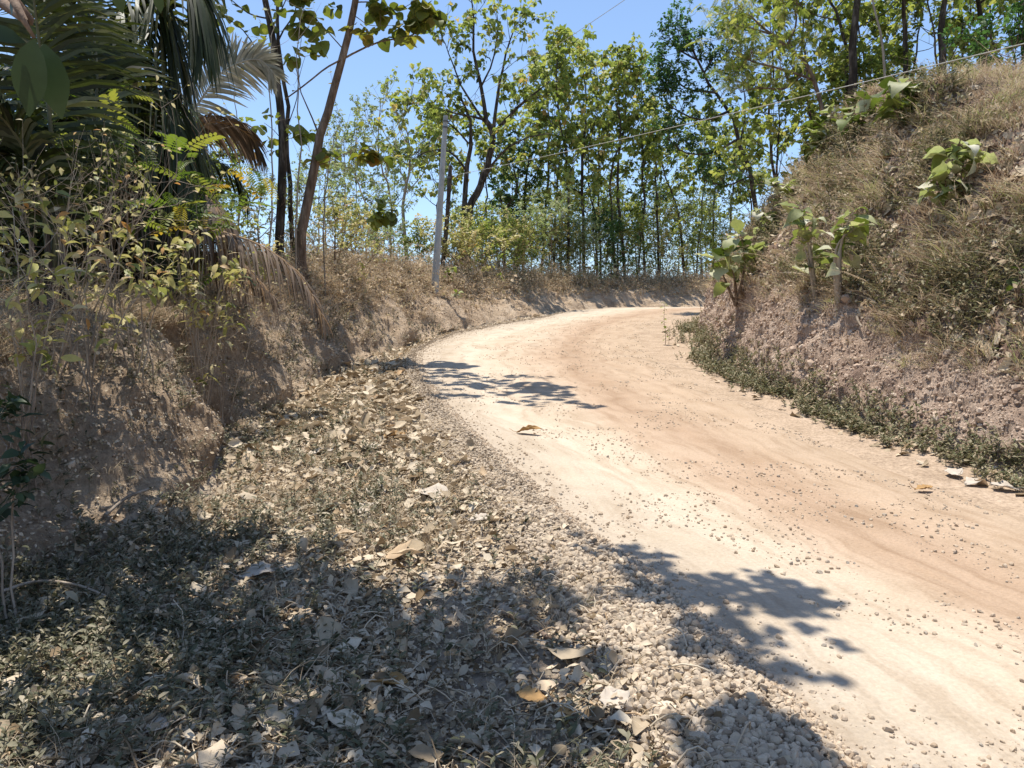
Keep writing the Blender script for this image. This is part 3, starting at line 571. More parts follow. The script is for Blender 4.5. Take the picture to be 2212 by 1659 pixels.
# ================================================================ TREES
BARK = {'dark': bark_mat('dark grey bark', (.02, .015, .012), (.055, .042, .033), (.2, .165, .135)),
        'brown': bark_mat('brown bark', (.07, .045, .03), (.17, .115, .08), (.33, .25, .19)),
        'pale': bark_mat('pale bark', (.16, .12, .09), (.32, .26, .2), (.5, .43, .35))}
LM = {'teak': leaf_mat('teak leaf', [(.055, .08, .022), (.15, .20, .045), (.27, .33, .085), (.41, .43, .14), (.47, .33, .13)], .48, .5, (1.2, 1.2, .85)),
      'bright': leaf_mat('backlit yellow green leaf', [(.05, .075, .02), (.11, .15, .035), (.20, .25, .06), (.31, .34, .10), (.44, .40, .15)], .5, .5, (1.25, 1.25, .8)),
      'deep': leaf_mat('deep green leaf', [(.025, .05, .02), (.05, .10, .035), (.09, .17, .055), (.15, .24, .09)], .4, .5, (1.1, 1.3, .8)),
      'pale': leaf_mat('thin pale leaf', [(.11, .14, .06), (.22, .27, .12), (.33, .37, .19), (.45, .40, .25)], .4, .6, (1.1, 1.2, .8)),
      'round': leaf_mat('round olive leaf', [(.05, .06, .02), (.10, .12, .03), (.17, .19, .045), (.27, .24, .06), (.26, .13, .05)], .45, .55, (1.2, 1.3, .6)),
      'sap': leaf_mat('dusty teak sapling leaf', [(.05, .065, .02), (.12, .15, .035), (.24, .26, .08), (.50, .48, .34), (.66, .62, .50)], .3, .55, (1.1, 1.3, .6)),
      'pinn': leaf_mat('dull pinnate leaf', [(.03, .055, .015), (.07, .11, .025), (.13, .18, .04), (.26, .26, .07), (.45, .26, .05)], .45, .5, (1.2, 1.3, .6)),
      'silver': leaf_mat('palm leaflet painted sunlit', [(.08, .085, .055), (.22, .22, .16), (.40, .385, .30), (.52, .49, .40)], .2, .5, None, .4),  # paler copy of the palm leaflet, sunlight put into its colour
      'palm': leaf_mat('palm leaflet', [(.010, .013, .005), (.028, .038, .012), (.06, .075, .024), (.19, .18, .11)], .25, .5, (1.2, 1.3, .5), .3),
      'drypalm': leaf_mat('dead palm leaflet', [(.07, .05, .035), (.16, .115, .08), (.28, .205, .145), (.40, .24, .10)], .3, .6),
      'shrub': M['yg'],
      'dark': leaf_mat('broad leaf painted in shade', [(.02, .035, .015), (.04, .065, .025), (.07, .10, .04)], .25, .45)}  # greens kept very dark so the leaf colour itself carries shade
def mkpoly(pts, r0, r1, nt=0, ts=.3, tl=None): return dict(p=np.array(pts, float), r0=r0, r1=r1, nt=nt, ts=ts, tl=tl)
def make_tree(label, polys, seed, leafmat, tpls, lsize, per=6, droop=.4, twig=(.8, .012), bark='dark', name='tree', cat='tree', group=None,
              sites=(), sub=2, spread=.9, wob=.02, stem='trunk', crown='crown', up=.5, lcen=.5, extra=0):
    rr = np.random.default_rng(seed); tr = MB(); base = polys[0]['p'][0]
    root = empty(name, base, label, cat, group); S = []; S += [np.array(s, float) for s in sites]
    bark3 = []
    for k, q in enumerate(polys):
        n = 16 if k == 0 else 9; pts = catmull(q['p'], n); L = np.linalg.norm(pts[-1]-pts[0])
        jit = rr.normal(0, wob*L/6, pts.shape); jit[0] = 0; pts = pts+jit
        tt = np.linspace(0, 1, n); rad = q['r0']*(1-tt)+q['r1']*tt
        if k == 0: rad[0] *= 1.35
        tubes(tr, pts, rad, 8 if q['r0'] > .05 else 5, rr.uniform())
        if q['nt']:
            m = q['nt']; t = rr.uniform(q['ts'], 1, m)*(n-1); t[0] = n-1.001
            i = np.minimum(t.astype(int), n-2); f = (t-i)[:, None]; o = pts[i]*(1-f)+pts[i+1]*f; tg = unit(pts[i+1]-pts[i])
            tl = (q['tl'] or twig[0])*rr.uniform(.5, 1.2, m)[:, None]
            dr = unit(tg*rr.uniform(.1, .9, (m, 1))+unit(rr.normal(size=(m, 3)))*spread+np.array([0, 0, up]))
            c = rr.normal(0, .14, (m, 3)); c2 = np.array([0, 0, .25])
            path = np.stack([o+(dr*x+(c+c2)*x*x)*tl for x in (0, .25, .5, .75, 1)], 1)
            tubes(tr, path, np.linspace(1, .35, 5)[None]*np.full((m, 1), twig[1]), 4, rr.uniform(0, 1, m))
            S += list(path[:, -1])+list(path[:, 3][::2])+list(path[:, 2][::3])
            for _ in range(sub):
                o2 = path[:, rr.integers(1, 4)]; d2 = unit(dr+unit(rr.normal(size=(m, 3)))*1.0+np.array([0, 0, up*.6]))
                e = o2+d2*tl*.55; mid_ = (o2+e)/2+rr.normal(0, .04, (m, 3))*tl
                tubes(tr, np.stack([o2, mid_, e], 1), np.array([[.6, .45, .25]])*np.full((m, 1), twig[1]), 4, rr.uniform(0, 1, m)); S += list(e)
    to = tr.build(stem, BARK[bark], root)
    if S and per:
        S = np.array(S); N = len(S); cr = MB(); az0 = rr.uniform(0, 6.28, N); bc = np.clip(rr.normal(lcen, .17, N), 0, 1)
        for j in range(per):
            az = az0+j*2.4+rr.normal(0, .3, N); el = rr.normal(.15, .45, N)
            X = np.stack([np.cos(az)*np.cos(el), np.sin(az)*np.cos(el), np.sin(el)-droop], 1)
            pos = S+rr.normal(0, .12, (N, 3))*lsize*(1+extra)+X*.1*lsize; s = lsize*rr.uniform(.5, 1.2, N)
            m = rr.uniform(size=N) < .93; inst(cr, tpls[j % len(tpls)], pos[m], X[m], (np.array([0, 0, 1.0])+rr.normal(0, .35, (N, 3)))[m], s[m], np.clip(bc+rr.normal(0, .12, N), 0, 1)[m])
        cr.build(crown, LM[leafmat], root)
    return root
def auto_polys(base, top, r, nb, t0, blen, seed, up=.6, nt=5, bend=.3, tl=None):
    rr = np.random.default_rng(seed); base = np.array(base, float); top = np.array(top, float); H = np.linalg.norm(top-base)
    mid_ = (base+top)/2+rr.normal(0, .025*H, 3)*np.array([1, 1, 0]); q3 = base*.25+top*.75+rr.normal(0, .02*H, 3)*np.array([1, 1, 0])
    pts = catmull([base, mid_, q3, top], 16); P0 = [mkpoly([base, mid_, q3, top], r, r*.18, 3, .9, tl)]
    for i in range(nb):
        t = t0+(1-t0)*(i+rr.uniform(.1, .9))/nb; o = pts[min(int(t*15), 15)]; az = i*2.4+rr.uniform(-.5, .5); L = blen*(1-.6*(t-t0)/(1-t0))*rr.uniform(.7, 1.2)
        d = np.array([math.cos(az), math.sin(az), up*rr.uniform(.6, 1.5)]); d /= np.linalg.norm(d)
        P0.append(mkpoly([o, o+d*L*.5+np.array([0, 0, -.03*L]), o+d*L+np.array([0, 0, bend*L])], r*.42*(1-.5*t), r*.12, nt, .25, tl))
    return P0
FARY = lambda vx: float(np.interp(vx, [900, 1000, 1185, 1380, 1560, 1700], [0, 32.5, 41.5, 48, 54, 58]))
def basept(vx, Y, dz=-.25):
    x = (vx-CX)/F*Y; return np.array([x, Y, ground_z(x, Y)+dz])

# ---- the forked teak behind the pole
T = lambda *a: [P(x, y, Y) for x, y, Y in a]
YF = 36; b0 = basept(1008, YF)
feat = [mkpoly([b0]+T((1012, 470, YF), (1030, 420, YF), (1052, 360, YF), (1065, 300, YF), (1050, 258, YF)), .20, .12),
        mkpoly(T((1050, 258, YF), (1038, 180, YF), (1022, 110, YF), (1024, 40, YF), (1015, -15, YF)), .10, .02, 14, .15, 1.3),
        mkpoly(T((1065, 290, YF), (1075, 200, 36.5), (1085, 150, 37), (1100, 90, 37), (1112, 60, 37)), .09, .02, 13, .2, 1.3),
        mkpoly(T((1065, 290, YF), (1110, 240, 35.5), (1150, 205, 35), (1190, 175, 35)), .10, .02, 12, .25, 1.2),
        mkpoly(T((1050, 258, YF), (1010, 250, 35.5), (965, 240, 35), (925, 225, 35)), .07, .015, 10, .3, 1.2),
        mkpoly(T((1045, 262, YF), (1000, 190, 36), (975, 130, 36), (955, 80, 36)), .06, .012, 12, .25, 1.2),
        mkpoly(T((1038, 190, YF), (1065, 130, 36), (1075, 60, 36), (1070, 10, 36)), .05, .012, 10, .3, 1.1),
        mkpoly(T((1040, 400, YF), (1075, 340, 35), (1130, 300, 34), (1190, 290, 34)), .07, .015, 10, .3, 1.1),
        mkpoly([basept(996, 36.5)]+T((1003, 440, 36.5), (1010, 350, 36.5), (1018, 290, 36.5), (1012, 250, 36.5), (990, 200, 36.5)), .15, .04, 7, .6, 1.1),
        mkpoly(T((1008, 370, 36.5), (975, 330, 36), (930, 325, 35), (890, 345, 35)), .06, .012, 10, .25, 1.1),
        mkpoly(T((1012, 310, 36.5), (975, 270, 36), (940, 262, 36)), .05, .012, 8, .25, 1.0)]
make_tree('large forked teak tree with two dark trunks behind the concrete pole', feat, 101, 'teak', TEAK, .30, 5, .45, (1.1, .017), 'dark', 'teak_tree', 'teak tree', sub=2)

# ---- the grove behind the far bank: (label, vx base, Y, vx top, vy top, radius, branches, start, branch length, material, leaves, leaf size, bark)
grove = [
 ('pale thin young tree at the left end of the grove behind dry brush', 735, 46, 742, 300, .07, 12, .35, 2.2, 'pale', SIMPLE, .16, 'pale', 9),
 ('second thin pale tree from the left in the hazy grove', 782, 50, 772, 262, .07, 13, .35, 2.4, 'pale', SIMPLE, .16, 'pale', 9),
 ('tall airy tree with fine bare twigs left of the pole', 830, 46, 822, 215, .07, 14, .4, 2.4, 'pale', SIMPLE, .15, 'pale', 7),
 ('tree with light brown trunk just left of the concrete pole', 888, 42, 880, 232, .11, 14, .4, 2.3, 'teak', TEAK, .26, 'pale', 5),
 ('slim teak with dark trunk just right of the forked teak', 1046, 42, 1052, 290, .09, 9, .4, 1.8, 'teak', TEAK, .27, 'dark', 5),
 ('thin teak between the forked teak and the tall twin teaks', 1130, 44, 1138, 215, .08, 12, .3, 2.0, 'teak', TEAK, .27, 'dark', 5),
 ('slender teak with crown drooping over its neighbour, left of the tallest grove teak', 1165, 46, 1172, 140, .08, 13, .35, 2.2, 'teak', TEAK, .28, 'dark', 5),
 ('tallest straight teak in the middle of the grove', 1226, 38, 1214, 108, .11, 15, .25, 2.3, 'teak', TEAK, .29, 'dark', 5),
 ('teak right behind the tallest grove teak with leaves up its stem', 1262, 45, 1268, 120, .08, 14, .25, 2.0, 'teak', TEAK, .28, 'dark', 5),
 ('narrow teak with ragged top left of the twin trunks', 1300, 48, 1292, 150, .08, 12, .3, 2.0, 'teak', TEAK, .27, 'dark', 5),
 ('left one of two parallel dark teak trunks', 1331, 40, 1324, 175, .10, 13, .25, 2.0, 'teak', TEAK, .28, 'dark', 5),
 ('right one of two parallel dark teak trunks', 1350, 41, 1348, 135, .10, 13, .3, 2.0, 'teak', TEAK, .28, 'dark', 5),
 ('teak with lonely top leaf cluster against the sky', 1392, 46, 1388, 160, .07, 12, .25, 1.8, 'teak', TEAK, .28, 'dark', 5),
 ('low bushy teak right of the twin trunks', 1420, 42, 1418, 235, .08, 12, .2, 2.0, 'bright', TEAK, .27, 'dark', 5),
 ('leaning teak crossing the gap before the hill', 1478, 40, 1440, 300, .09, 11, .2, 1.9, 'bright', TEAK, .27, 'dark', 5),
 ('yellow green teak whose top reaches the dense tree', 1500, 45, 1505, 250, .08, 13, .2, 2.0, 'bright', TEAK, .27, 'dark', 5),
 ('teak standing just left of the hill nose', 1542, 41, 1548, 290, .08, 12, .2, 1.9, 'bright', TEAK, .26, 'dark', 5),
 ('short teak with round crown under the dense tree', 1580, 38, 1585, 330, .08, 12, .2, 1.9, 'bright', TEAK, .26, 'dark', 5),
 ('young teak half hidden behind the top of the hill nose', 1612, 36, 1625, 300, .07, 12, .2, 1.8, 'bright', TEAK, .26, 'dark', 5),
 ('small leafed dark tree under the forked teak', 1095, 43, 1100, 330, .09, 14, .25, 2.0, 'deep', SIMPLE, .17, 'dark', 12),
 ('dark leafed teak low between the two tallest teaks', 1195, 42, 1190, 330, .07, 11, .2, 1.8, 'teak', TEAK, .26, 'dark', 5),
 ('low teak in front of the twin trunks', 1290, 40, 1285, 320, .07, 11, .2, 1.8, 'teak', TEAK, .26, 'dark', 5),
 ('low leafy teak between twin trunks and leaning teak', 1375, 39, 1380, 330, .07, 11, .2, 1.8, 'bright', TEAK, .26, 'dark', 5),
 ('thin tree behind the wooden pole', 940, 48, 935, 300, .07, 11, .3, 2.0, 'teak', TEAK, .26, 'dark', 5),
 ('thin far tree beside the left leaning trunks', 700, 44, 712, 330, .06, 11, .3, 1.8, 'pale', SIMPLE, .15, 'pale', 8),
]
for i, (lab, vx, Y, tx, ty, r0, nb, t0, bl, lm_, tp, ls, bk, per) in enumerate(grove):
    Y = max(Y, FARY(vx)); b = basept(vx, Y); rq = random.Random(i); t = P(tx+rq.uniform(-22, 22)*(ls > .2), ty, Y); pol = auto_polys(b, t, r0*rq.uniform(.7, 1.35), nb-2, t0+rq.uniform(-.05, .18), bl*1.15*rq.uniform(.85, 1.3), 200+i, .8, 5, .35)
    make_tree(lab, pol, 300+i, lm_, tp, ls*1.22, per, .45, (.9, .012), bk, 'teak_tree' if tp is TEAK else 'tree', 'teak tree' if tp is TEAK else 'tree', 'trees of the grove behind the far bank', sub=1)
# farther rank of the grove, seen through the gaps
far_ = [(760, 60, 340), (860, 62, 330), (985, 60, 350), (1115, 62, 360), (1210, 66, 290), (1310, 68, 300), (1420, 72, 330), (1520, 74, 340), (1620, 60, 320)]
for i, (vx, Y, ty) in enumerate(far_):
    b = basept(vx, Y); t = P(vx+RNG.uniform(-12, 12), ty, Y)
    make_tree('distant slim tree seen only through gaps in the front rank of the grove', auto_polys(b, t, .08, 10, .3, 2.4, 500+i, .7, 5), 520+i, 'teak' if i > 4 else 'pale', TEAK, .34, 5, .4, (1.0, .014), 'dark', 'tree', 'tree', 'distant trees behind the grove', sub=1)

# ---- dense green tree beside the hill
YD = 33; bD = basept(1642, YD)
dense = [mkpoly([bD]+T((1638, 477, YD), (1618, 367, YD), (1575, 240, YD), (1530, 180, YD), (1500, 110, YD), (1478, 60, YD)), .12, .03, 16, .55, 1.2),
         mkpoly(T((1575, 240, YD), (1520, 260, 32.5), (1465, 240, 32.5), (1435, 215, 32.5)), .06, .015, 18, .2, 1.1),
         mkpoly(T((1595, 300, YD), (1540, 330, 33), (1480, 330, 33), (1445, 300, 33)), .06, .015, 15, .2, 1.1),
         mkpoly(T((1550, 200, YD), (1480, 190, 33), (1440, 150, 33)), .06, .015, 16, .15, 1.1),
         mkpoly(T((1510, 130, YD), (1470, 110, 33), (1445, 80, 33)), .05, .015, 12, .1, 1.0),
         mkpoly(T((1520, 160, YD), (1550, 110, 33), (1575, 90, 33)), .05, .015, 14, .1, 1.0),
         mkpoly(T((1600, 310, YD), (1610, 230, 33), (1600, 150, 33)), .05, .015, 14, .2, 1.1),
         mkpoly(T((1620, 380, YD), (1570, 400, 33), (1520, 390, 33)), .05, .015, 12, .2, 1.1)]
make_tree('dense fine leaved blue green tree rising left of the hill crest', dense, 111, 'deep', SIMPLE, .17, 15, .25, (1.1, .014), 'dark', 'tree', 'tree', sub=3, extra=1.6)

# ---- trees on the hill plateau
def hill_tree(lab, vx, Y, tx, r0, seed, nb=9, t0=.12, bl=1.9, lm_='bright', tp=TEAK, ls=.24, per=5, bark='dark', ty=-170, nt=5, name='teak_tree', grp='teak trees standing on the hill', up=.55):
    b = basept(vx, Y); t = P(tx, ty, Y); make_tree(lab, auto_polys(b, t, r0, nb, t0, bl, seed, up, nt, .2), seed+50, lm_, tp, ls, per, .45, (.8, .011), bark, name, name.replace('_', ' '), grp, sub=1)
hill_tree('thickest dark trunk on the hill, left of the thin pale stem', 1836, 18.5, 1842, .125, 700, 8, .6, 2.0)
hill_tree('dark trunk pressed close behind the thickest hill trunk', 1818, 19.5, 1806, .06, 701, 8, .4)
hill_tree('very thin pale stem between two dark hill trunks', 1911, 17.5, 1893, .035, 702, 5, .5, 1.2, bark='pale', nt=3)
hill_tree('dark slightly leaning trunk right of the thin pale stem', 1948, 19.5, 1940, .085, 703, 8, .58)
hill_tree('straight dark mid hill trunk under the cable', 2027, 18.5, 2020, .105, 704, 8, .6, 2.0)
hill_tree('straight dark trunk right of the mid hill trunk', 2105, 19.5, 2098, .095, 705, 8, .58)
hill_tree('reddish brown trunk at the right photo edge', 2206, 17, 2196, .08, 706, 7, .6, 1.6, bark='brown')
hill_tree('thin stem between the leaning and the mid hill trunk', 2000, 24, 2006, .045, 707, 10, .15)
hill_tree('thin stem just right of the mid hill trunk', 2052, 25, 2046, .045, 708, 10, .15)
hill_tree('far thin stem near the right hill edge', 2150, 26, 2156, .05, 709, 10, .15)
hill_tree('leafy slim teak behind the thick hill trunk', 1880, 25, 1872, .05, 710, 11, .1, 2.2)
hill_tree('leafy teak at the left rim of the hill top', 1760, 23, 1735, .06, 711, 12, .1, 2.2, ty=-60)
hill_tree('slim teak leaning out over the hill rim to the left', 1705, 26, 1660, .06, 712, 13, .12, 2.3, ty=10)
hill_tree('bright leaved teak on the left hill rim below the cable', 1690, 24, 1680, .05, 713, 11, .1, 1.8, ty=200)
hill_tree('yellow green teak filling the gap behind the leaning trunk', 1970, 27, 1975, .05, 714, 12, .08, 2.3)
hill_tree('yellow green teak behind the right hill trunks', 2085, 28, 2080, .05, 715, 12, .08, 2.3)
hill_tree('bright teak behind the edge of the hill at the far right', 2190, 27, 2180, .05, 716, 12, .08, 2.3)
hill_tree('low bright teak between thick trunk and pale stem', 1860, 22, 1850, .04, 717, 9, .1, 1.6, ty=40)
# feathery yellow green tree leaning off the hill
YA = 19; bA = basept(1795, YA)
fea = [mkpoly([bA]+T((1760, 175, YA), (1710, 110, YA), (1650, 60, YA), (1600, 20, YA)), .06, .015, 14, .3, .9),
       mkpoly(T((1760, 175, YA), (1690, 150, 18.5), (1620, 130, 18.5), (1575, 95, 18.5)), .035, .01, 14, .2, .9),
       mkpoly(T((1740, 150, YA), (1700, 190, 19), (1640, 190, 19), (1600, 200, 19)), .035, .01, 12, .2, .9),
       mkpoly(T((1700, 100, YA), (1720, 40, 19), (1700, -30, 19)), .035, .01, 12, .2, .9),
       mkpoly(T((1670, 75, YA), (1620, 60, 19), (1590, 60, 19)), .03, .01, 10, .2, .8)]
make_tree('feathery yellow green tree leaning left off the hill top', fea, 121, 'bright', PINN, .26, 4, .3, (.8, .009), 'brown', 'tree', 'tree', sub=2, lcen=.6)
for k, (lab, vx, Y, ty, lm_, ls) in enumerate([('dark green bush at the right edge of the hill top', 2185, 15, 95, 'deep', .12), 
        ('bright low bush at the foot of the thick hill trunk', 1870, 19, 165, 'bright', .13), ('bright low bush left of the hill trunks', 1790, 20, 190, 'bright', .14), ('low green bush under the pale stem', 1930, 20, 120, 'bright', .14),
        ('low leafy bush between mid and right hill trunks', 2065, 24, 150, 'bright', .13)]):
    make_tree(lab, auto_polys(basept(vx, Y), P(vx, ty, Y), .03, 11, .1, 1.1, 800+k, .5, 5, .1, .5), 820+k, lm_, SIMPLE, ls, 9, .2, (.5, .006), 'brown', 'bush', 'bush', 'bushes on the hill top', sub=1, stem='stem', crown='foliage', extra=1)

# ---- undergrowth bushes behind the left and far banks
und = [('feathery blue green bush in front of the grove', 1190, 36, 455, 'pale', PINN, .34, 2.0), ('second feathery bush right of the blue green one', 1255, 38, 500, 'pale', PINN, .32, 1.6),
 ('green bush at the foot of the forked teak', 1040, 33, 510, 'teak', SIMPLE, .14, 1.3), ('dull bush right of the pole foot', 985, 30, 540, 'shrub', SIMPLE, .12, 1.2), ('bright green bush left of the pole foot', 905, 34, 535, 'bright', SIMPLE, .16, 1.4),
 ('olive bush left of the far bend in the bank', 1120, 36, 520, 'shrub', SIMPLE, .14, 1.5), ('dark bush behind the middle of the far bank', 1330, 40, 510, 'deep', SIMPLE, .16, 1.8), ('yellowish bush behind the far bank near the hill', 1440, 42, 530, 'shrub', SIMPLE, .15, 1.8),
 ('green bush where the far bank meets the hill', 1510, 40, 520, 'bright', SIMPLE, .16, 1.8), ('leafy bush at the hill nose end of the bank', 1560, 38, 510, 'bright', SIMPLE, .16, 1.6), ('dull green bush beside the brown leaning trunk', 725, 19, 470, 'shrub', SIMPLE, .09, 1.1),
 ('yellow green bush right of the leaning trunks', 760, 22, 500, 'shrub', SIMPLE, .10, 1.2), ('pale dusty bush on the bank below the hanging leaves', 820, 25, 520, 'pale', SIMPLE, .10, 1.2), ('dull bush between forked teak and feathery bush', 1085, 38, 505, 'shrub', SIMPLE, .15, 1.6),
 ('dense low bush in the middle of the grove floor', 1380, 44, 500, 'teak', SIMPLE, .17, 2.0), ('dark green bush under the slender teaks', 1290, 44, 490, 'deep', SIMPLE, .17, 1.9), ('airy pale bush left of the leaning trunks', 560, 17, 440, 'pale', SIMPLE, .08, 1.1), ('pale thicket bush behind the leaning trunks', 640, 20, 430, 'pale', SIMPLE, .09, 1.3),
 ('hazy bush behind the brown trunk', 690, 26, 400, 'pale', SIMPLE, .10, 1.6), ('hazy pale bush above the dry brush', 800, 36, 440, 'pale', SIMPLE, .13, 1.8), ('hazy far bush left of the light brown trunk', 850, 40, 430, 'pale', SIMPLE, .13, 1.8)]
for k, (lab, vx, Y, ty, lm_, tp, ls, bl) in enumerate(und):
    Y = max(Y, FARY(vx)-1.5)
    make_tree(lab, auto_polys(basept(vx, Y), P(vx, ty, Y), .035, 12, .05, bl, 900+k, .6, 5, .15, bl*.4), 930+k, lm_, tp, ls, 3 if tp is PINN else 8, .15, (.6, .007), 'brown', 'bush', 'bush', 'bushes behind the banks', sub=1, stem='stem', crown='foliage', extra=1)

for k in range(16):
    vx = 1000+k*36+RNG.uniform(-14, 14); Y = FARY(vx)+RNG.uniform(-1, 4); ty = RNG.uniform(440, 555)
    make_tree('low tangled leafy bush among the trunk bases of the grove', auto_polys(basept(vx, Y), P(vx, ty, Y), .035, 14, .03, 2.4, 980+k, .6, 5, .15, .8), 1000+k, ['shrub', 'teak', 'bright', 'pale'][k % 4], SIMPLE, .16, 8, .15, (.7, .007), 'brown', 'bush', 'bush', 'low bushes of the grove floor', sub=1, stem='stem', crown='foliage', extra=1)

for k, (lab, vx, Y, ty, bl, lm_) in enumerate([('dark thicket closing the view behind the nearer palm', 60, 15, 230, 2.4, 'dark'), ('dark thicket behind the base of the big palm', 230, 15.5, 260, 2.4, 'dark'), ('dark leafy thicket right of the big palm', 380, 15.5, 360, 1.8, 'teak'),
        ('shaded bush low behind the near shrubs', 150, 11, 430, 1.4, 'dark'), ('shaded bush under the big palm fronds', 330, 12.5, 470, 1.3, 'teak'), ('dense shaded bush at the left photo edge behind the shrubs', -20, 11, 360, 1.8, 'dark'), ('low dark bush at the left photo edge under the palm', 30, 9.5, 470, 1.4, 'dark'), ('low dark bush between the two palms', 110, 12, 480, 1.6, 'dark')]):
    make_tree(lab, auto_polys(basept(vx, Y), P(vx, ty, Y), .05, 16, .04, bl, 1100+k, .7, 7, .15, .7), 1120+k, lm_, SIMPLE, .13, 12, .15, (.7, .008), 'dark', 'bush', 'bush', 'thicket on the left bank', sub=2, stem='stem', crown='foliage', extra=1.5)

for k in range(13):
    vx = 1060+k*40+RNG.uniform(-16, 16); Y = max(FARY(vx), 38)+RNG.uniform(4, 8); ty = RNG.uniform(390, 480)
    make_tree('leafy understorey sapling filling the gaps between the grove trunks', auto_polys(basept(vx, Y), P(vx, ty, Y), .05, 15, .04, 2.6, 1200+k, .7, 6, .15, .9), 1220+k, ['teak', 'deep', 'teak', 'bright'][k % 4], SIMPLE, .21, 6, .2, (.8, .008), 'dark', 'bush', 'bush', 'understorey of the grove', sub=1, stem='stem', crown='foliage', extra=1.2)
# ================================================================ LEFT LEANING TREES (big round leaves)
grp = 'leaning trees on the left bank'
def lead(v, Y=16.6): return P(v[0], v[1], Y)
s1 = [lead(v) for v in [(470, 40), (500, 55), (540, 60), (560, 80), (520, 20), (590, 55), (615, 65), (480, 10), (600, 20), (560, 270), (583, 300), (590, 325), (547, 330), (573, 395), (575, 245), (627, 275)]]
mt = lambda a, Y=16.6: [P(x, y, Y) for x, y in a]
make_tree('dark left trunk of the leaning pair beside the palm', [
    mkpoly([basept(607, 16.6)]+mt([(604, 500), (612, 340), (600, 200), (592, 110), (572, 0), (552, -130), (540, -260)]), .11, .05, 4, .85, .9),
    mkpoly(mt([(600, 215), (560, 120), (520, 60), (470, 30)]), .022, .006), mkpoly(mt([(592, 110), (610, 70), (640, 20), (650, -60)]), .025, .006, 3, .5, .5),
    mkpoly(mt([(608, 300), (590, 280), (570, 265)]), .01, .004), mkpoly(mt([(610, 340), (585, 325), (560, 340)]), .01, .004), mkpoly(mt([(606, 430), (590, 400), (575, 390)]), .01, .004),
    mkpoly(mt([(580, 40), (540, 30), (500, 0), (470, -30)]), .02, .006, 3, .4, .5),
    mkpoly(mt([(560, -90), (500, -150), (440, -160)]), .03, .01, 6, .3, .8), mkpoly(mt([(548, -180), (600, -260), (650, -300)]), .03, .01, 6, .3, .8)],
    131, 'round', ROUND, .24, 3, .35, (.5, .007), 'dark', 'leaning_tree', 'tree', grp, sites=s1, sub=1, spread=.8, wob=.008)
make_tree('thinner dark trunk just behind the leaning pair', [
    mkpoly([basept(640, 17.6)]+mt([(628, 480), (624, 380), (622, 260), (610, 150), (600, 60), (596, -60), (600, -200)], 17.6), .062, .03, 5, .8, .8),
    mkpoly(mt([(622, 270), (640, 220), (645, 170), (660, 120)], 17.6), .014, .004, 2, .5, .4), mkpoly(mt([(600, 40), (625, -20), (640, -80)], 17.6), .016, .005, 4, .3, .5)],
    132, 'round', ROUND, .22, 3, .35, (.5, .006), 'dark', 'leaning_tree', 'tree', grp, sub=1)
sh = []; sw = []
# crown branch high above the frame: its leaves shade the road at the bend
for vx, vy in [(865, 800), (930, 805), (985, 812), (1040, 822), (1100, 835), (1160, 848), (1205, 853)]:
    g, _ = hit(vx, vy); sh.append(g+np.array(SUN_D)*((9.6-g[2])/SUN_D[2]))
for k in range(0, 7):
    a = sh[k]
    sw += [a+RNG.normal(0, .2, 3)*np.array([1, 3.2, .8]) for _ in range(8)]
g2 = [hit(*v)[0] for v in [(1120, 812), (1170, 815), (1260, 872), (1290, 880), (960, 855), (1010, 858)]]
g2 = [g+np.array(SUN_D)*((9.7-g[2])/SUN_D[2]) for g in g2]
s3 = [lead(v, 16.4) for v in [(770, 60), (790, 75), (800, 60), (825, 30), (830, 75), (850, 20), (855, 60), (875, 85), (885, 20), (905, 0), (930, 35), (945, 40), (950, 20), (700, 60), (690, 90), (725, 15), (790, 328), (798, 335), (820, 460), (826, 452), (660, 290), (700, 330), (720, 20), (680, 40), (640, 60)]]
make_tree('brown barked leaning trunk whose branch reaches out over the road', [
    mkpoly([basept(655, 16.4)]+mt([(652, 510), (668, 410), (690, 310), (712, 220), (745, 110), (768, 0), (785, -110), (790, -240)], 16.4), .122, .055, 4, .9, .8),
    mkpoly(mt([(737, 130), (780, 107), (830, 88), (887, 78), (915, 55), (930, 36)], 16.4), .024, .006, 4, .5, .35),
    mkpoly(mt([(760, 30), (775, 40), (800, 55), (850, 55)], 16.4), .012, .004, 3, .4, .3), mkpoly(mt([(768, 5), (810, 5), (860, 20), (900, 0)], 16.4), .016, .005, 3, .4, .3),
    mkpoly(mt([(690, 300), (675, 255), (650, 200), (645, 150), (650, 90)], 16.4), .02, .005, 2, .5, .4),
    mkpoly(mt([(615, 215), (650, 190), (700, 150), (735, 130)], 16.3), .014, .02), mkpoly(mt([(680, 360), (720, 345), (760, 325), (792, 318)], 16.4), .011, .004),
    mkpoly(mt([(668, 430), (730, 425), (790, 430), (822, 445)], 16.4), .010, .004), mkpoly(mt([(745, 110), (700, 60), (670, 30), (640, 10)], 16.4), .014, .005, 3, .4, .4),
    mkpoly([P(788, -180, 16.4)]+sh, .05, .012), mkpoly([sh[4]]+g2[:4], .012, .005), mkpoly([sh[1]]+g2[4:], .012, .005)],
    133, 'round', ROUND, .30, 4, .5, (.45, .007), 'brown', 'leaning_tree', 'tree', grp, sites=s3+[q+RNG.normal(0, .12, 3) for q in s3[16:22] for _ in range(2)]+[s3[k]+RNG.normal(0, .14, 3) for k in (16, 17, 18, 19)]+sw+g2, sub=1, spread=.8, wob=.008)
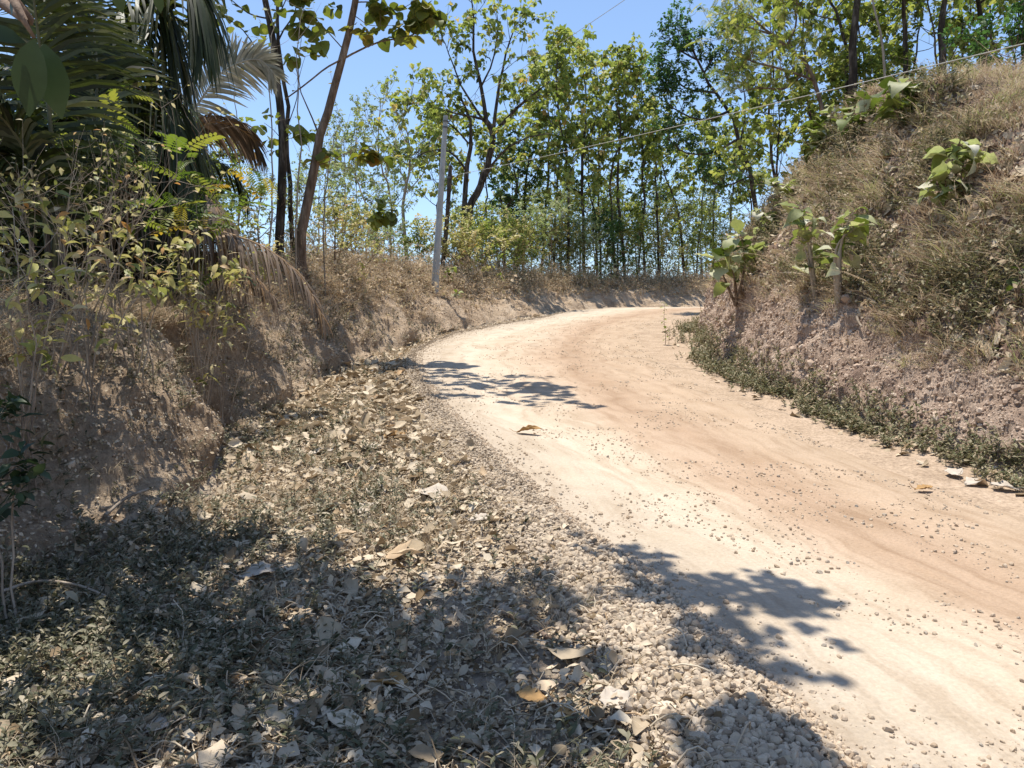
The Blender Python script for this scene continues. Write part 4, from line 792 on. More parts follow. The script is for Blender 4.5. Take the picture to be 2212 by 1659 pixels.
for k, (lab, pts, Y) in enumerate([('thin bare sapling standing between the leaning trunks', [(582, 600), (590, 420), (583, 200), (590, 60)], 14.5), ('bare pale whip stem right of the dark leaning trunk', [(640, 600), (640, 450), (650, 300), (642, 150), (655, 20)], 15),
      ('thin crooked dead stem left of the leaning trunks', [(520, 600), (516, 450), (518, 330), (505, 200)], 14), ('slim bare stem behind the brown leaning trunk', [(705, 600), (700, 450), (715, 330), (735, 250)], 17)]):
    b = P(*pts[0], Y); b = basept(pts[0][0], Y)
    make_tree(lab, [mkpoly([b]+mt(pts[1:], Y), .022, .006, 7, .4, .7)], 140+k, 'round', ROUND, .12, 1, .4, (.7, .004), 'pale', 'bare_sapling', 'sapling', 'bare saplings on the left bank', sub=1)

# ================================================================ PALMS
def frond(root, ctrl, n, ll, lw, mat, seed, droop=.7, ang=.9, upb=.15, nm='frond', r0=.028, twist=0, thin=1.0):
    rr = np.random.default_rng(seed); n = int(n*1.25); pts = catmull(ctrl, 40); t = np.linspace(.18, .985, n)*39; i = np.minimum(t.astype(int), 38); lw = lw*1.15; f = (t-i)[:, None]
    o = pts[i]*(1-f)+pts[i+1]*f; tg = unit(pts[i+1]-pts[i]); side = unit(np.cross(tg, np.array([0, 0, 1.0]))); 
    if twist: upv = np.cross(side, tg); side = side*math.cos(twist)+upv*math.sin(twist)
    nrm = np.cross(side, tg); m = MB(); tf = np.linspace(0, 1, n)
    tubes(m, pts, np.linspace(r0, .006, 40), 5, .9)
    for s in (-1, 1):
        keep = rr.uniform(size=n) < thin
        L = (ll*(.55+.6*np.sin(np.clip(tf*1.15, 0, 1)*math.pi)**.7)*(1-.35*tf)*rr.uniform(.85, 1.1, n))[:, None]; a = (ang*(1.1-.5*tf)+rr.normal(0, .07, n))[:, None]
        d = tg*np.cos(a)+side*s*np.sin(a)+nrm*upb; d = unit(d+rr.normal(0, .10, (n, 3))); V = []; w = lw
        wd = unit(np.cross(d, nrm+rr.normal(0, .2, (n, 3))))
        for k, x in enumerate((0, .2, .45, .7, 1)):
            c = o+d*L*(x-.12*droop*x*x)+np.array([0, 0, -1.0])*L*droop*x*x*.8; ww = w*(.35, 1, .95, .65, .06)[k]*.5
            V += [c-wd*ww, c+wd*ww]
        v = np.stack(V, 1)[keep]; nn = len(v); q = np.array([(2*k, 2*k+1, 2*k+3, 2*k+2) for k in range(4)])[None]+(np.arange(nn)*10)[:, None, None]
        m.add(v.reshape(-1, 3), q.reshape(-1, 4), None, np.repeat(np.clip(rr.normal(.5, .22, nn), 0, 1), 10))
    return m.build(nm, LM[mat], root)
def ctrl(a): return [P(x, y, Y) for x, y, Y in a]
pb = basept(300, 11.3)
palm = empty('palm', pb, 'big clumping palm with arching green and dead hanging fronds on the left bank', 'palm')
B = (300, 610, 11.3)
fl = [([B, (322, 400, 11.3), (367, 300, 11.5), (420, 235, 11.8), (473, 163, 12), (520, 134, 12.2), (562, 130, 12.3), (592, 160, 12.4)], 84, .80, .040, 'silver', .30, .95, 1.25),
      ([B, (340, 420, 11.1), (385, 320, 11.2), (440, 268, 11.3), (500, 270, 11.4), (545, 300, 11.5), (566, 340, 11.5)], 60, .62, .04, 'drypalm', .9, .9, .6),
      ([(290, 600, 11.3), (350, 505, 10.6), (417, 490, 10.4), (500, 507, 10.3), (580, 540, 10.2), (650, 600, 10.1), (700, 690, 10)], 84, .68, .028, 'drypalm', 1.2, .9, 0),
      ([B, (300, 350, 11), (340, 120, 10.8), (380, -40, 10.6), (425, -20, 10.4), (440, 90, 10.2)], 60, 1.1, .06, 'palm', 1.5, .6, 0),
      ([B, (290, 380, 11.4), (300, 150, 11.5), (320, -60, 11.6), (400, -160, 11.7), (500, -120, 11.8)], 60, 1.1, .05, 'palm', .9, .9, 0),
      ([B, (260, 400, 10.8), (230, 220, 10.3), (180, 80, 9.8), (100, -20, 9.3), (0, -60, 8.8)], 64, 1.15, .05, 'palm', .5, 1.1, 0),
      ([B, (240, 420, 10.8), (180, 270, 10.3), (90, 180, 9.8), (-20, 150, 9.3), (-130, 190, 9)], 64, 1.05, .05, 'palm', .8, 1.1, 0),
      ([B, (250, 450, 11), (190, 360, 10.8), (100, 330, 10.6), (10, 380, 10.4), (-60, 470, 10.2)], 58, .95, .045, 'palm', 1.2, 1.0, 0),
      ([B, (310, 400, 11.8), (350, 220, 12.2), (400, 90, 12.6), (460, 0, 13), (540, -50, 13.4)], 60, 1.0, .045, 'palm', .8, .9, 0),
      ([B, (330, 430, 11.3), (350, 330, 11.4), (390, 290, 11.6), (430, 330, 11.7), (450, 420, 11.8)], 50, .9, .04, 'palm', 1.5, .8, 0),
      ([B, (270, 430, 12), (240, 260, 12.6), (200, 120, 13), (140, 60, 13.5), (60, 60, 14)], 58, 1.1, .05, 'palm', .9, 1.0, 0),
      ([B, (280, 460, 10.6), (270, 330, 10.2), (230, 260, 9.8), (170, 270, 9.5), (130, 350, 9.2)], 52, .9, .045, 'palm', 1.4, .8, 0),
      ([B, (300, 480, 11.2), (310, 380, 11), (340, 330, 10.8), (370, 390, 10.7), (380, 500, 10.6)], 50, .95, .045, 'palm', 1.7, .6, 0),
      ([B, (350, 450, 11.8), (400, 380, 12), (460, 350, 12.2), (510, 380, 12.4), (530, 440, 12.5)], 46, .6, .03, 'palm', 1.2, .9, 0),
      ([B, (290, 500, 10.6), (280, 430, 10.3), (250, 390, 10.1), (210, 420, 10), (190, 520, 9.9)], 46, .9, .04, 'drypalm', 1.8, .5, 0)]
fl += [([B, (360, 500, 11.2), (400, 430, 11), (440, 420, 10.8), (480, 470, 10.6), (500, 560, 10.5)], 56, .75, .035, 'drypalm', 1.5, .7, 0),
       ([B, (300, 330, 11.9), (330, 180, 12.2), (380, 60, 12.4), (450, 60, 12.6), (500, 130, 12.7)], 60, 1.0, .05, 'palm', 1.3, .7, 0),
       ([B, (270, 350, 11.2), (260, 200, 11.1), (280, 60, 11), (330, 0, 10.9), (370, 80, 10.8), (385, 200, 10.8)], 60, 1.1, .055, 'palm', 1.6, .5, 0),
       ([B, (250, 480, 11), (200, 430, 10.7), (140, 430, 10.4), (80, 500, 10.2)], 52, .9, .045, 'palm', 1.3, .8, 0),
       ([B, (380, 560, 11.2), (450, 545, 11), (520, 570, 10.8), (590, 640, 10.7)], 56, .7, .028, 'drypalm', 1.2, .8, 0)]
fl += [([B, (a, 420, 11), (a+dx*.4, tp_, 10.8), (a+dx, tp_-20, 10.6), (a+dx*1.5, tp_+110, 10.4), (a+dx*1.7, tp_+260, 10.3)], 54, .95, .045, 'palm', 1.6, .6, 0) for a, dx, tp_ in
       [(290, -60, 180), (310, 60, 230), (270, -110, 260), (300, 40, 330), (285, -30, 60), (260, -120, 360)]]
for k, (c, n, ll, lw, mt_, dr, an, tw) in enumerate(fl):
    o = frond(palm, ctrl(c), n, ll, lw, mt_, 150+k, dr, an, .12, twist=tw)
    if k == 0: o['label'] = 'silvery arching frond with sunlight put into its colour'
    elif mt_ == 'drypalm': o['label'] = 'dead brown hanging frond'
m = MB(); rr = np.random.default_rng(5)
for k in range(9):
    a = k*.7; e = pb+np.array([math.cos(a)*.25, math.sin(a)*.25, .0]); tubes(m, np.stack([e, e+np.array([math.cos(a)*.1, math.sin(a)*.1, .6]), e+np.array([math.cos(a)*.05, math.sin(a)*.05, 1.5])]), np.array([.09, .07, .03]), 6, .5)
m.build('trunk', BARK['dark'], palm)
pb2 = basept(110, 7.4)
palm2 = empty('palm', pb2, 'nearer palm whose long horizontal leaflets fill the top left corner', 'palm')
B2 = (110, 640, 7.4)
for k, (c, n, ll, lw, dr, an) in enumerate([([B2, (120, 420, 7.3), (105, 230, 7.2), (85, 90, 7.1), (70, -40, 7), (70, -160, 6.9)], 74, 1.15, .036, .55, 1.2),
      ([B2, (90, 430, 7.2), (40, 300, 7), (-40, 220, 6.8), (-140, 220, 6.6)], 60, 1.0, .045, .6, 1.1), ([B2, (120, 450, 7.4), (70, 360, 7.3), (-10, 330, 7.2), (-80, 380, 7.1)], 54, .9, .04, .9, 1.0),
      ([B2, (150, 460, 7.6), (190, 330, 7.7), (210, 190, 7.8), (200, 60, 7.9), (170, -60, 8)], 60, 1.0, .042, .5, 1.2)]):
    frond(palm2, ctrl(c), n, ll, lw, 'palm', 170+k, dr, an, .1)
m = MB()
for k in range(6):
    a = k*1.05; e = pb2+np.array([math.cos(a)*.15, math.sin(a)*.15, 0]); tubes(m, np.stack([e, e+np.array([0, 0, .5]), e+np.array([0, 0, 1.1])]), np.array([.06, .05, .02]), 6, .5)
m.build('trunk', BARK['dark'], palm2)

# ================================================================ SHADE TREE over the verge (stands left, outside the frame)
rr = np.random.default_rng(9); canopy = []
for vx, vy, h, sp, n in [(120, 1300, 6.0, .5, 34), (380, 1260, 6.2, .42, 34), (600, 1330, 6.3, .36, 34), (830, 1400, 6.4, .30, 36), (620, 1560, 6.2, .36, 30), (300, 1590, 6.0, .4, 12), (900, 1580, 6.4, .26, 24), (1060, 1500, 6.3, .18, 12), (1040, 1290, 6.6, .14, 6),
                         (40, 1060, 5.5, .35, 22), (120, 1170, 5.6, .3, 14), (450, 1190, 6.0, .22, 8), (1560, 1650, 7.0, .10, 7), (1660, 1680, 7.0, .12, 8)]:
    g, _ = hit(vx, vy)
    for _k in range(n):
        q = g+np.array([rr.normal(0, sp), rr.normal(0, sp), 0]); hh = h+rr.uniform(-.5, .6); canopy.append(q+np.array(SUN_D)*((hh-q[2])/SUN_D[2]))
for _k in range(75): canopy.append(np.array([rr.uniform(-7.2, -4.4), rr.uniform(6.2, 9.2), rr.uniform(7.0, 8.2)]))
blob = []
for vx, vy, n, sp in [(1330, 1195, 3, .07), (1400, 1230, 6, .10), (1480, 1270, 8, .12), (1560, 1285, 7, .11), (1640, 1290, 7, .12), (1720, 1275, 5, .10), (1700, 1320, 6, .1), (1530, 1370, 6, .10), (1600, 1410, 7, .10), (1660, 1440, 4, .1), (1390, 1290, 4, .10), (1770, 1300, 3, .08)]:
    g, _ = hit(vx, vy)
    for _k in range(n+2):
        q = g+np.array([rr.normal(0, sp), rr.normal(0, sp), 0]); blob.append(q+np.array(SUN_D)*((6.6+rr.uniform(-.3, .3)-q[2])/SUN_D[2]))
canopy = np.array(canopy); blob = np.array(blob); cc = canopy[:-75].mean(0); bc = blob.mean(0)
bt = np.array([-6.2, 4.4, ground_z(-6.2, 4.4)-.2]); top = np.array([cc[0]-.6, cc[1], 5.2])
blob = blob; pol = [mkpoly([bt, bt+np.array([.2, 0, 2]), top, top+np.array([0, .1, 2])], .15, .06)]
for k in range(10):
    e = canopy[rr.integers(len(canopy))]; pol.append(mkpoly([top+np.array([0, 0, rr.uniform(-.3, .6)]), (top+e)/2+np.array([0, 0, .2]), e], .045, .01))
c2 = canopy[-75:].mean(0); pol.append(mkpoly([top, (top+c2)/2+np.array([0, 0, .5]), c2], .06, .02))
for k in range(1, 75, 9): pol.append(mkpoly([c2, (c2+canopy[-k])/2, canopy[-k]], .02, .006))
pol.append(mkpoly([top, (top+bc)/2+np.array([0, 0, .35]), bc], .05, .015))
for k in range(0, len(blob), 2): pol.append(mkpoly([bc, (bc+blob[k])/2, blob[k]], .012, .004))
low = [P(-60, -40, 2.2), P(20, 20, 1.7), P(75, 80, 1.6)]
pol.append(mkpoly([bt+np.array([.1, 0, 1.6]), np.array([-3.4, 3.2, 3.4])]+low, .03, .004))
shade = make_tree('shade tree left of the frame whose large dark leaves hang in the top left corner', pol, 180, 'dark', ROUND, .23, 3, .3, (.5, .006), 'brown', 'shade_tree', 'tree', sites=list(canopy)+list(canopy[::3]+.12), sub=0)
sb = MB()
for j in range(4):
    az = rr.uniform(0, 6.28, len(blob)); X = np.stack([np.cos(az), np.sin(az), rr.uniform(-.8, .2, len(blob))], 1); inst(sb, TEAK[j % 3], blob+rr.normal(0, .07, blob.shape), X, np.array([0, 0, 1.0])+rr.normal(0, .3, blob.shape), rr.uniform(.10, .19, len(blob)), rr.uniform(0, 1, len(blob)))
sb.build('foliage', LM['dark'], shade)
bigs = [((-40, 60), (45, 85), .085, 1.9), ((75, 85), (55, 235), .13, 1.55), ((95, 95), (125, 240), .125, 1.6), ((30, 0), (20, 30), .06, 1.7), ((250, -30), (262, 25), .07, 1.8), ((340, -20), (345, 25), .06, 1.9)]
for k, (a, b, s, Y) in enumerate(bigs):
    pa, pb_ = P(*a, Y), P(*b, Y+.03); s = np.linalg.norm(pb_-pa)*1.12
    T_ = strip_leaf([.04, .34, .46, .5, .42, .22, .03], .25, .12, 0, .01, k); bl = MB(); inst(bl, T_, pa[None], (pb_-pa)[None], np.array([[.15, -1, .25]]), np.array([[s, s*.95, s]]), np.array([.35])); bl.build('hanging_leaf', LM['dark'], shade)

# ================================================================ NEAR SHRUBS on the left bank top
OVAL = [strip_leaf([.04, .30, .40, .36, .2, .02], d, .2, 0, .02, i+90) for i, d in enumerate((.5, 1.2, 1.8))]
def shrub(lab, vx, Y, tips, lm_, tpls, ls, per, seed, r=.008, nt=4, tl=.35, name='shrub', bark='pale', wobble=.05, lcen=.55, sub=2):
    b = basept(vx, Y, -.05); rr = np.random.default_rng(seed); pol = []
    for k, (tx, ty, dY) in enumerate(tips):
        e = P(tx, ty, Y+dY); m_ = b*.45+e*.55+np.array([0, 0, .25])*np.linalg.norm(e-b)*.5; pol.append(mkpoly([b+rr.normal(0, .05, 3)*np.array([1, 1, 0]), m_+rr.normal(0, .06, 3), e], r, r*.3, nt, .3, tl))
    return make_tree(lab, pol, seed, lm_, tpls, ls, per, .2, (tl, r*.3), bark, name, 'shrub', 'shrubs on the near left bank', sub=sub, stem='stems', crown='foliage', spread=1.0, up=.3, wob=wobble, lcen=lcen, extra=.6)
shrub('yellow green leafy shrub at the left photo edge', 40, 5.2, [(-60, 490, 0), (20, 450, .2), (90, 540, -.3), (60, 600, -.4), (-20, 680, -.4), (130, 600, 0)], 'shrub', OVAL, .13, 2, 190)
shrub('leafy shrub with pale stems in front of the big palm', 190, 6.0, [(120, 480, 0), (200, 500, .2), (280, 520, .1), (160, 560, -.3), (260, 620, -.2), (330, 600, 0)], 'shrub', OVAL, .125, 2, 191)
shrub('leggy shrub with narrow green leaves on the bank edge', 300, 6.6, [(260, 640, -.2), (340, 660, -.1), (380, 580, 0), (310, 560, 0), (220, 640, -.3)], 'shrub', OVAL, .12, 2, 192)
shrub('tangle of bare pale twigs in front of the palm', 120, 6.2, [(30, 420, 0), (150, 400, .2), (260, 430, .2), (330, 450, 0), (220, 470, -.2), (60, 460, -.3), (380, 380, .2)], 'shrub', SIMPLE, .06, 1, 193, nt=14, tl=.55)
shrub('pinnate leaved shrub with bright fronds right of the palm', 430, 9.0, [(370, 400, 0), (430, 370, 0), (480, 390, .1), (540, 430, .2), (400, 440, -.3), (330, 420, -.2), (480, 470, -.2)], 'pinn', PINN, .46, 2, 194, nt=2, tl=.25, lcen=.5, sub=0)
shrub('pinnate leaved shrub hanging before the dark palm base', 250, 8.0, [(110, 280, 0), (170, 250, .1), (230, 230, .1), (260, 290, 0), (180, 330, -.2), (300, 330, -.1)], 'pinn', PINN, .42, 2, 195, nt=2, tl=.25, lcen=.5, sub=0)
shrub('low green shrub at the foot of the pinnate one', 440, 8.6, [(420, 540, -.2), (480, 560, 0), (520, 600, 0), (380, 590, -.3), (440, 620, -.4)], 'shrub', OVAL, .13, 3, 196)
shrub('dark leaved sprig at the far left under the thicket', 0, 3.9, [(-20, 880, 0), (15, 960, 0), (40, 1010, 0)], 'dark', SIMPLE, .10, 3, 197, nt=4, tl=.15)
shrub('dusty shrub between the palm and the leaning trunks', 520, 11.5, [(480, 520, 0), (540, 500, 0), (590, 540, .2), (560, 580, -.2), (510, 600, -.2)], 'shrub', OVAL, .12, 3, 198, tl=.45)
shrub('thin arching dead shrub above the rilled bank', 480, 9.4, [(430, 640, 0), (500, 600, 0), (560, 640, .1), (470, 700, -.2)], 'shrub', SIMPLE, .05, 1, 199, nt=12, tl=.45)
# ================================================================ TEAK SAPLINGS on the hillside
def sapling(lab, base, stems, ls, seed, n=6, bark='brown', lcen=.6, r=.02, group='teak saplings on the hillside', cat='teak sapling', lm_='sap'):
    """base pixel on the slope; stems: lists of (vx, vy) leaf whorls going up the stem"""
    g, N = hit(*base); Y = g[1]; rr = np.random.default_rng(seed); root = empty('teak_sapling', g-np.array([0, 0, .05]), lab, cat, group); m = MB(); lf = MB()
    for st in stems:
        pts = [g-np.array([0, 0, .1])]+[P(x, y, Y-.15-.1*k) for k, (x, y) in enumerate(st)]
        c = catmull(pts, 21); tubes(m, c, r*np.interp(np.linspace(0, 1, 21), [0, .3, .5, 1], [1, .75, .3, .12]), 7, .5)
        az0 = rr.uniform(0, 6.28); nodes = [7, 10, 13, 15, 17, 18, 20, 20] if len(st) > 1 else [10, 13, 16, 18, 20, 20]
        for a, k in enumerate(nodes):
            for j in (0, 1):
                if rr.uniform() < .22: continue
                az = az0+a*1.57+j*3.14+rr.normal(0, .3); el = rr.uniform(-.3, .5)+.35*(k == 20); X = np.array([[math.cos(az)*math.cos(el), math.sin(az)*math.cos(el), math.sin(el)]])
                s = ls*.88*rr.uniform(.4, 1.15)*(.85 if k == 20 else 1); T_ = TEAKB[rr.integers(0, len(TEAKB))]; w = c[k]; q = w+X[0]*.08*s/.4
                tubes(m, np.stack([w, q+np.array([0, 0, .01])]), np.array([.006, .004]), 4, .5)
                inst(lf, T_, q[None], X, np.array([[0, 0, 1.0]])+rr.normal(0, .35, (1, 3)), s*np.array([[1, rr.uniform(.8, 1.15), rr.uniform(.6, 1.3)]]), np.clip(rr.normal(lcen, .27, 1), 0, 1))
    m.build('stem', BARK[bark], root); lf.build('leaves', LM[lm_], root); return root
TEAKB = [strip_leaf([.06, .35, .60, .76, .70, .5, .22, .03], d, f, 0, w, i+70) for i, (d, f, w) in enumerate([(.9, .25, .03), (1.5, .3, .05), (2.1, .35, .04), (.3, .15, .05), (1.2, -.1, .06), (-.4, .3, .04), (2.5, .2, .05)])]
sapling('large leaved teak sapling perched on the nose of the bank above the road', (1590, 650), [[(1588, 610), (1580, 575), (1575, 545)], [(1608, 580), (1605, 535), (1600, 510)], [(1560, 590), (1548, 560)], [(1630, 570), (1632, 545)]], .50, 210, 7, r=.035, lcen=.5)
sapling('teak sapling on twin pale stems, pale leaves facing the sun', (1765, 645), [[(1752, 560), (1738, 490), (1733, 455)], [(1745, 560), (1720, 475)], [(1752, 550), (1755, 480)]], .44, 211, 7, 'pale', r=.042)
sapling('teak sapling with thick pale stem right of the twin stems', (1812, 645), [[(1812, 560), (1825, 500), (1838, 465)], [(1806, 540), (1845, 495)]], .38, 212, 6, 'pale', r=.055)
sapling('teak sapling with drooping pale leaves halfway up the hillside', (2040, 440), [[(2042, 405), (2046, 375)], [(2025, 400)], [(2060, 405)]], .36, 213, 8)
sapling('tall teak sapling with large outstretched leaves right of the drooping one', (2070, 400), [[(2065, 360), (2072, 315)], [(2085, 330)], [(2055, 330)]], .38, 214, 6)
sapling('small teak sapling left of the hillside rim', (1690, 460), [[(1682, 420), (1668, 400)], [(1700, 400)]], .42, 215, 7)
sapling('teak sapling with pale upturned leaves below the rim', (1665, 505), [[(1660, 470)], [(1640, 455)]], .38, 216, 6)
sapling('bushy teak sapling spilling over the hillside crest', (1790, 330), [[(1785, 280), (1800, 245)], [(1755, 290)], [(1765, 260)], [(1830, 235)], [(1740, 310)]], .46, 217, 8, lcen=.4)
sapling('yellow green teak sapling on the crest beside the thick trunk', (1850, 290), [[(1870, 250), (1885, 220)], [(1840, 250)], [(1905, 255)]], .46, 218, 8, lcen=.4)
sapling('teak sapling on the crest with wide leaves under the thin pale stem', (1955, 270), [[(1950, 225), (1950, 185)], [(1980, 195)], [(1915, 200)], [(1935, 240)]], .46, 219, 8, lcen=.4)
sapling('small teak sapling on top of the far bank', (1325, 612), [[(1325, 590)], [(1318, 575)]], .5, 220, 6, group='small teak saplings on the far bank')
sapling('small teak sapling at the foot of the concrete pole', (968, 618), [[(968, 590), (975, 580)]], .35, 221, 6, lcen=.4, group='small teak saplings on the far bank')
sapling('tiny teak sprout low on the bank right of the pole', (990, 645), [[(988, 633)]], .3, 222, 4, group='small teak saplings on the far bank')
sapling('broad green bush of teak leaves at the right photo edge', (2195, 660), [[(2195, 610)], [(2205, 580)]], .11, 223, 14, lcen=.3, group=None, cat='bush')
g, N = hit(1437, 745); root = empty('seedling', g, 'thin upright green seedling at the road edge before the bend', 'seedling'); m = MB(); lf = MB()
st = [g]+[P(x, y, g[1]) for x, y in [(1438, 720), (1434, 690), (1437, 655)]]; tubes(m, catmull(st, 8), np.linspace(.008, .003, 8), 5, .5); m.build('stem', BARK['brown'], root)
rr = np.random.default_rng(77)
for k in range(26):
    c = catmull(st, 30)[4+k]; az = k*2.4; X = np.array([[math.cos(az), math.sin(az), rr.uniform(-.4, .4)]]); inst(lf, SIMPLE[k % 2], c[None], X, np.array([[0, 0, 1.0]]), .13*rr.uniform(.6, 1.2), np.array([rr.uniform(.2, .7)]))
lf.build('leaves', LM['bright'], root)

# ================================================================ POLES AND CABLES
M['concrete'] = bark_mat('weathered grey concrete', (.27, .28, .28), (.36, .37, .37), (.46, .46, .45), 5, .4, .15)
M['metal'] = bark_mat('dark galvanised metal', (.07, .07, .075), (.12, .12, .125), (.2, .2, .2), 20, 1, .1)
M['porcelain'] = bark_mat('brown insulator glaze', (.10, .04, .025), (.14, .06, .035), (.2, .1, .07), 8, 1, .02)
M['cable'] = bark_mat('pale grey cable sheath', (.30, .29, .25), (.42, .41, .36), (.5, .49, .44), 30, 1, .05)
YP = 26.0; pb_ = basept(938, YP, -.3); pt = P(963, 250, YP)
pole = empty('utility_pole', pb_, 'tall grey concrete pole with eight flat sides leaning slightly right', 'utility pole')
m = MB(); tubes(m, np.stack([pb_, pb_*.5+pt*.5, pt]), np.array([.135, .105, .078]), 8, .5); v = m.v[0]; m.add(np.r_[v[-8:], [pt+np.array([0, 0, .02])]], None, [(i, (i+1) % 8, 8) for i in range(8)]); m.build('shaft', M['concrete'], pole, smooth=False)
ax = unit(pt-pb_)
for s in (.22, .42): m = MB(); tubes(m, np.stack([pt-ax*s, pt-ax*(s-.06)]), np.array([.095, .095]), 8, .5); m.build('clamp_band', M['metal'], pole, smooth=False)
m = MB(); e = pt-ax*.2; tubes(m, np.stack([e, e+np.array([.16, -.06, .0]), e+np.array([.2, -.08, .1])]), np.array([.015, .015, .012]), 6, .5); br = m.build('bracket', M['metal'], pole)
ins = e+np.array([.2, -.08, .10]); m = MB(); tubes(m, np.stack([ins+np.array([0, 0, z]) for z in (0, .02, .05, .07, .1, .13)]), np.array([.03, .05, .032, .05, .035, .01]), 10, .5); m.build('insulator', M['porcelain'], pole).parent = br
YW = 30.0; wb = basept(952, YW, -.3); wt = P(973, 358, YW)
wp = empty('utility_pole', wb, 'short dark weathered wooden pole just right of the concrete pole', 'utility pole')
m = MB(); pts = catmull(np.stack([wb, wb*.5+wt*.5+np.array([.04, 0, 0]), wt]), 12); tubes(m, pts, np.linspace(.10, .078, 12)+np.random.default_rng(3).normal(0, .004, 12), 9, .5); v = m.v[0]
m.add(np.r_[v[-9:], [wt+np.array([0, 0, .03])]], None, [(i, (i+1) % 9, 9) for i in range(9)]); m.build('shaft', BARK['dark'], wp)
wa = unit(wt-wb); e2 = wt-wa*.45
m = MB(); tubes(m, np.stack([wt-wa*.5, wt-wa*.42]), np.array([.098, .098]), 9, .5); m.build('clamp_band', M['metal'], wp)
m = MB(); tubes(m, np.stack([e2+np.array([.08, -.05, -.05]), e2+np.array([.1, -.06, 0]), e2+np.array([.1, -.06, .05])]), np.array([.03, .045, .03]), 8, .5); m.build('insulator', M['porcelain'], wp)
def cable(lab, a, b, r, sag, over=1.15, mat='cable'):
    a, b = np.array(a), np.array(b); n = 40; t = np.linspace(0, over, n)[:, None]; p = a+(b-a)*t; p[:, 2:3] -= sag*4*t*(over-t)/over**2
    m = MB(); tubes(m, p, np.full(n, r), 6, .5); o = m.build('power_cable', M[mat], None); return tag(o, lab, 'cable', 'overhead cables')
cable('thin cable rising from the concrete pole top out of the photo', ins+np.array([0, 0, .1]), P(1345, -3, 14), .005, .05, 1.6)
cable('thick pale cable sweeping from the wooden pole across to the upper right', e2+np.array([.1, -.06, .05]), P(2212, 79, 8.5), .0068, .10, 1.35)
cable('faint dark cable running from the wooden pole left behind the trees', e2+np.array([.08, -.05, -.05]), P(700, 395, 34), .008, .12, 1.5, 'metal')

# ================================================================ FALLEN LEAVES AND STICKS that stand out
M['tanleaf'] = leaf_mat('tan dead teak leaf', [(.26, .14, .05), (.42, .25, .10), (.56, .38, .19)], .15, .75)
M['greyleaf'] = leaf_mat('bleached dead teak leaf', [(.36, .30, .24), (.50, .43, .35), (.60, .53, .44)], .12, .85)
def fallen(lab, px, length, width, az, mat, seed, roll=1.0, tilt=.1, rnd=.5, lift=.0, grp_='large fallen teak leaves', name='fallen_leaf', stalk=True):
    g, N = hit(*px); rr = np.random.default_rng(seed); root = empty(name, g, lab, 'leaf', grp_)
    T_ = curled(1, seed, roll, 12, 8); X = np.array([[math.cos(az), math.sin(az), tilt]]); Z = N[None]; lo = T_[0][:, 2].min()
    m = MB(); inst(m, T_, (g+N*(.012+lift-lo*width*.5))[None], X, Z, np.array([[length, width, length*.7]]), np.array([rnd])); o = m.build('blade', M[mat], root)
    sol = o.modifiers.new('thickness', 'SOLIDIFY'); sol.thickness = .0015
    if stalk:
        v = m.v[0]; tip = v[3]; Xn = unit(X[0]); s = MB(); tubes(s, np.stack([tip+Xn*length*.1, tip-Xn*length*.12+N*.02, tip-Xn*length*.3+N*.06]), np.array([.003, .0026, .002]), 5, rnd); s.build('stalk', M[mat], root)
    return root
fallen('curled orange brown leaf lying alone in the middle of the road', (1142, 938), .30, .30, -.35, 'tanleaf', 403, 2.3, .18, .45, .03, None)
fl_ = [('tan curled leaf at the inner edge of the gravel berm', (850, 948), .30, .22, .5, 'tanleaf', 1.8), ('long pale leaf left of the tan curled leaf', (690, 985), .30, .2, .5, 'greyleaf', 1.0), ('pale leaf on the litter below the berm bend', (805, 972), .24, .18, 2.2, 'greyleaf', .7),
       ('big bleached leaf standing up beside the gravel', (938, 1078), .30, .26, 2.6, 'greyleaf', .9), ('bleached leaf left of the one standing by the gravel', (815, 1070), .26, .22, 2.0, 'greyleaf', 1.3), ('pale curled leaf near the middle of the verge', (790, 1110), .24, .2, 1.0, 'greyleaf', 1.1),
       ('broad pale leaf catching the light in the dark herbs', (560, 1250), .22, .2, .3, 'greyleaf', .7), ('large crinkled grey leaf in the front shade', (660, 1555), .20, .16, 2.8, 'greyleaf', .6), ('rolled brown leaf in the dark litter in front', (830, 1490), .22, .14, -.3, 'tanleaf', 1.9),
       ('cream leaf with torn edge lying on the gravel in front', (1330, 1530), .15, .13, 1.9, 'greyleaf', .9), ('small tan leaf upright in the front litter', (1225, 1555), .09, .07, 1.2, 'tanleaf', .8), ('flat pale leaf at the bottom photo edge', (345, 1585), .18, .14, .4, 'greyleaf', .6),
       ('pale leaf among weeds at the bottom left', (1040, 1130), .18, .14, .1, 'greyleaf', .9), ('pinkish leaf at the bottom edge of the litter', (1150, 1520), .13, .10, 3.0, 'tanleaf', .7), ('whitish leaf on the weeds at the right road side', (2060, 1030), .22, .16, 1.4, 'greyleaf', 1.1),
       ('whitish leaf right of the first one on the right verge', (2105, 1050), .22, .15, .3, 'greyleaf', 1.0), ('whitish leaf farthest right on the right verge', (2170, 1060), .22, .16, 2.4, 'greyleaf', 1.2), ('brown leaf scrap on the right road edge', (1995, 1063), .16, .1, .1, 'tanleaf', 1.2)]
fl_[12] = ('pale leaf at the litter edge right of the big bleached leaf',)+fl_[12][1:]
for k, (lab, px, L_, W_, az, mt_, ro) in enumerate(fl_): fallen(lab, px, L_, W_*1.5, az, mt_, 410+k, ro, .15, .5, .02)
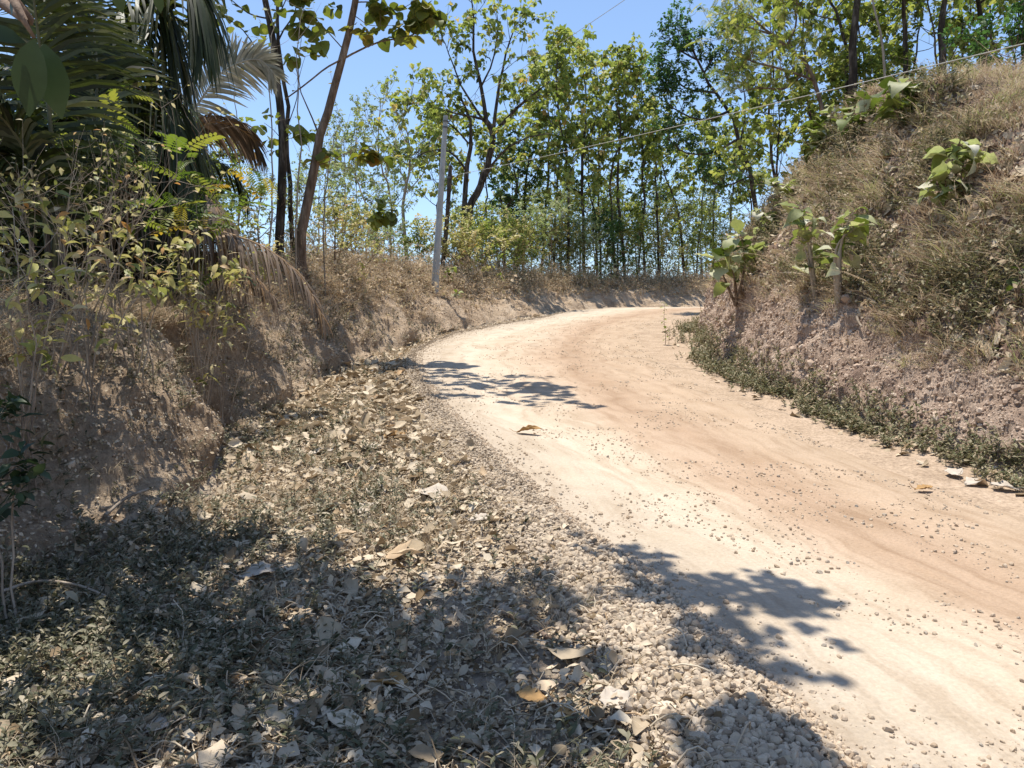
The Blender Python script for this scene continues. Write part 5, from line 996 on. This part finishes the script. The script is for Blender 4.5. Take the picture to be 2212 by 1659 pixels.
def stick(lab, pxs, r0, r1, lift=.03, bark='pale', name='stick'):
    pts = []
    for x, y in pxs: g, N = hit(x, y); pts.append(g+N*lift)
    root = empty(name, pts[0], lab, 'stick', 'sticks on the verge'); m = MB(); n = 14; c = catmull(pts, n); rr = np.random.default_rng(int(pxs[0][0]))
    rad = np.linspace(r0, r1, n)*(1+rr.normal(0, .08, n)); tubes(m, c, rad, 9, .5); v = m.v[0]
    m.add(np.r_[v[:9], [c[0]]], None, [((i+1) % 9, i, 9) for i in range(9)]); m.add(np.r_[v[-9:], [c[-1]]], None, [(i, (i+1) % 9, 9) for i in range(9)]); m.build('shaft', BARK[bark], root); return root
stick('thick smooth pale stick end lying beside the gravel', [(1080, 1322), (1110, 1340), (1140, 1350)], .024, .016)
stick('brown broken stick right of the thick pale one', [(1150, 1362), (1185, 1385), (1215, 1395)], .012, .008, .02, 'brown')
stick('pale root like stick at the foot of the rilled bank', [(232, 1120), (275, 1085), (330, 1062)], .014, .009, .04)
stick('long bent grey stem arching over weeds at the left edge', [(0, 1310), (90, 1290), (170, 1295), (235, 1325)], .009, .006, .10)
stick('thin pale stick slanting through the dark herbs', [(335, 1215), (365, 1250), (398, 1285)], .006, .005, .08)
stick('short forked pale root sticking out of the pink bank', [(1850, 680), (1858, 700), (1866, 712)], .02, .012, .06)
stick('thin dark stick resting in the lower left litter', [(180, 1390), (300, 1345), (390, 1330)], .006, .004, .06)
# ================================================================ CAMERA, LIGHT
cam = bpy.data.cameras.new('camera'); co = bpy.data.objects.new('camera', cam); COL.objects.link(co)
co.location = CAM; co.rotation_euler = (math.radians(90)-PITCH, 0, 0)
cam.sensor_width = 36; cam.lens = 36*F/2212; cam.clip_end = 8000; cam.clip_start = .05
scene.camera = co
sl = bpy.data.lights.new('sun', 'SUN'); sl.energy = 4.5; sl.angle = math.radians(.53); sl.color = (1, .945, .85)
so = bpy.data.objects.new('sun', sl); COL.objects.link(so); so.rotation_euler = (-SUN).to_track_quat('-Z', 'Y').to_euler(); so.location = (-20, 6, 40)
w = bpy.data.worlds.new('World'); scene.world = w; w.use_nodes = True
nt = w.node_tree; bg = nt.nodes['Background']; sky = nt.nodes.new('ShaderNodeTexSky'); sky.sky_type = 'NISHITA'
sky.sun_disc = False; sky.sun_elevation = math.asin(SUN.z); sky.sun_rotation = math.atan2(SUN.x, SUN.y)
sky.altitude = 100; sky.air_density = 1.0; sky.dust_density = .3; sky.ozone_density = 2.2
nt.links.new(sky.outputs[0], bg.inputs[0]); bg.inputs[1].default_value = .135
vs = scene.view_settings; vs.view_transform = 'Standard'; vs.look = 'None'; vs.exposure = .62; vs.gamma = 1
scene.render.engine = 'CYCLES'
scene.cycles.max_bounces = 6; scene.cycles.diffuse_bounces = 3; scene.cycles.transmission_bounces = 3
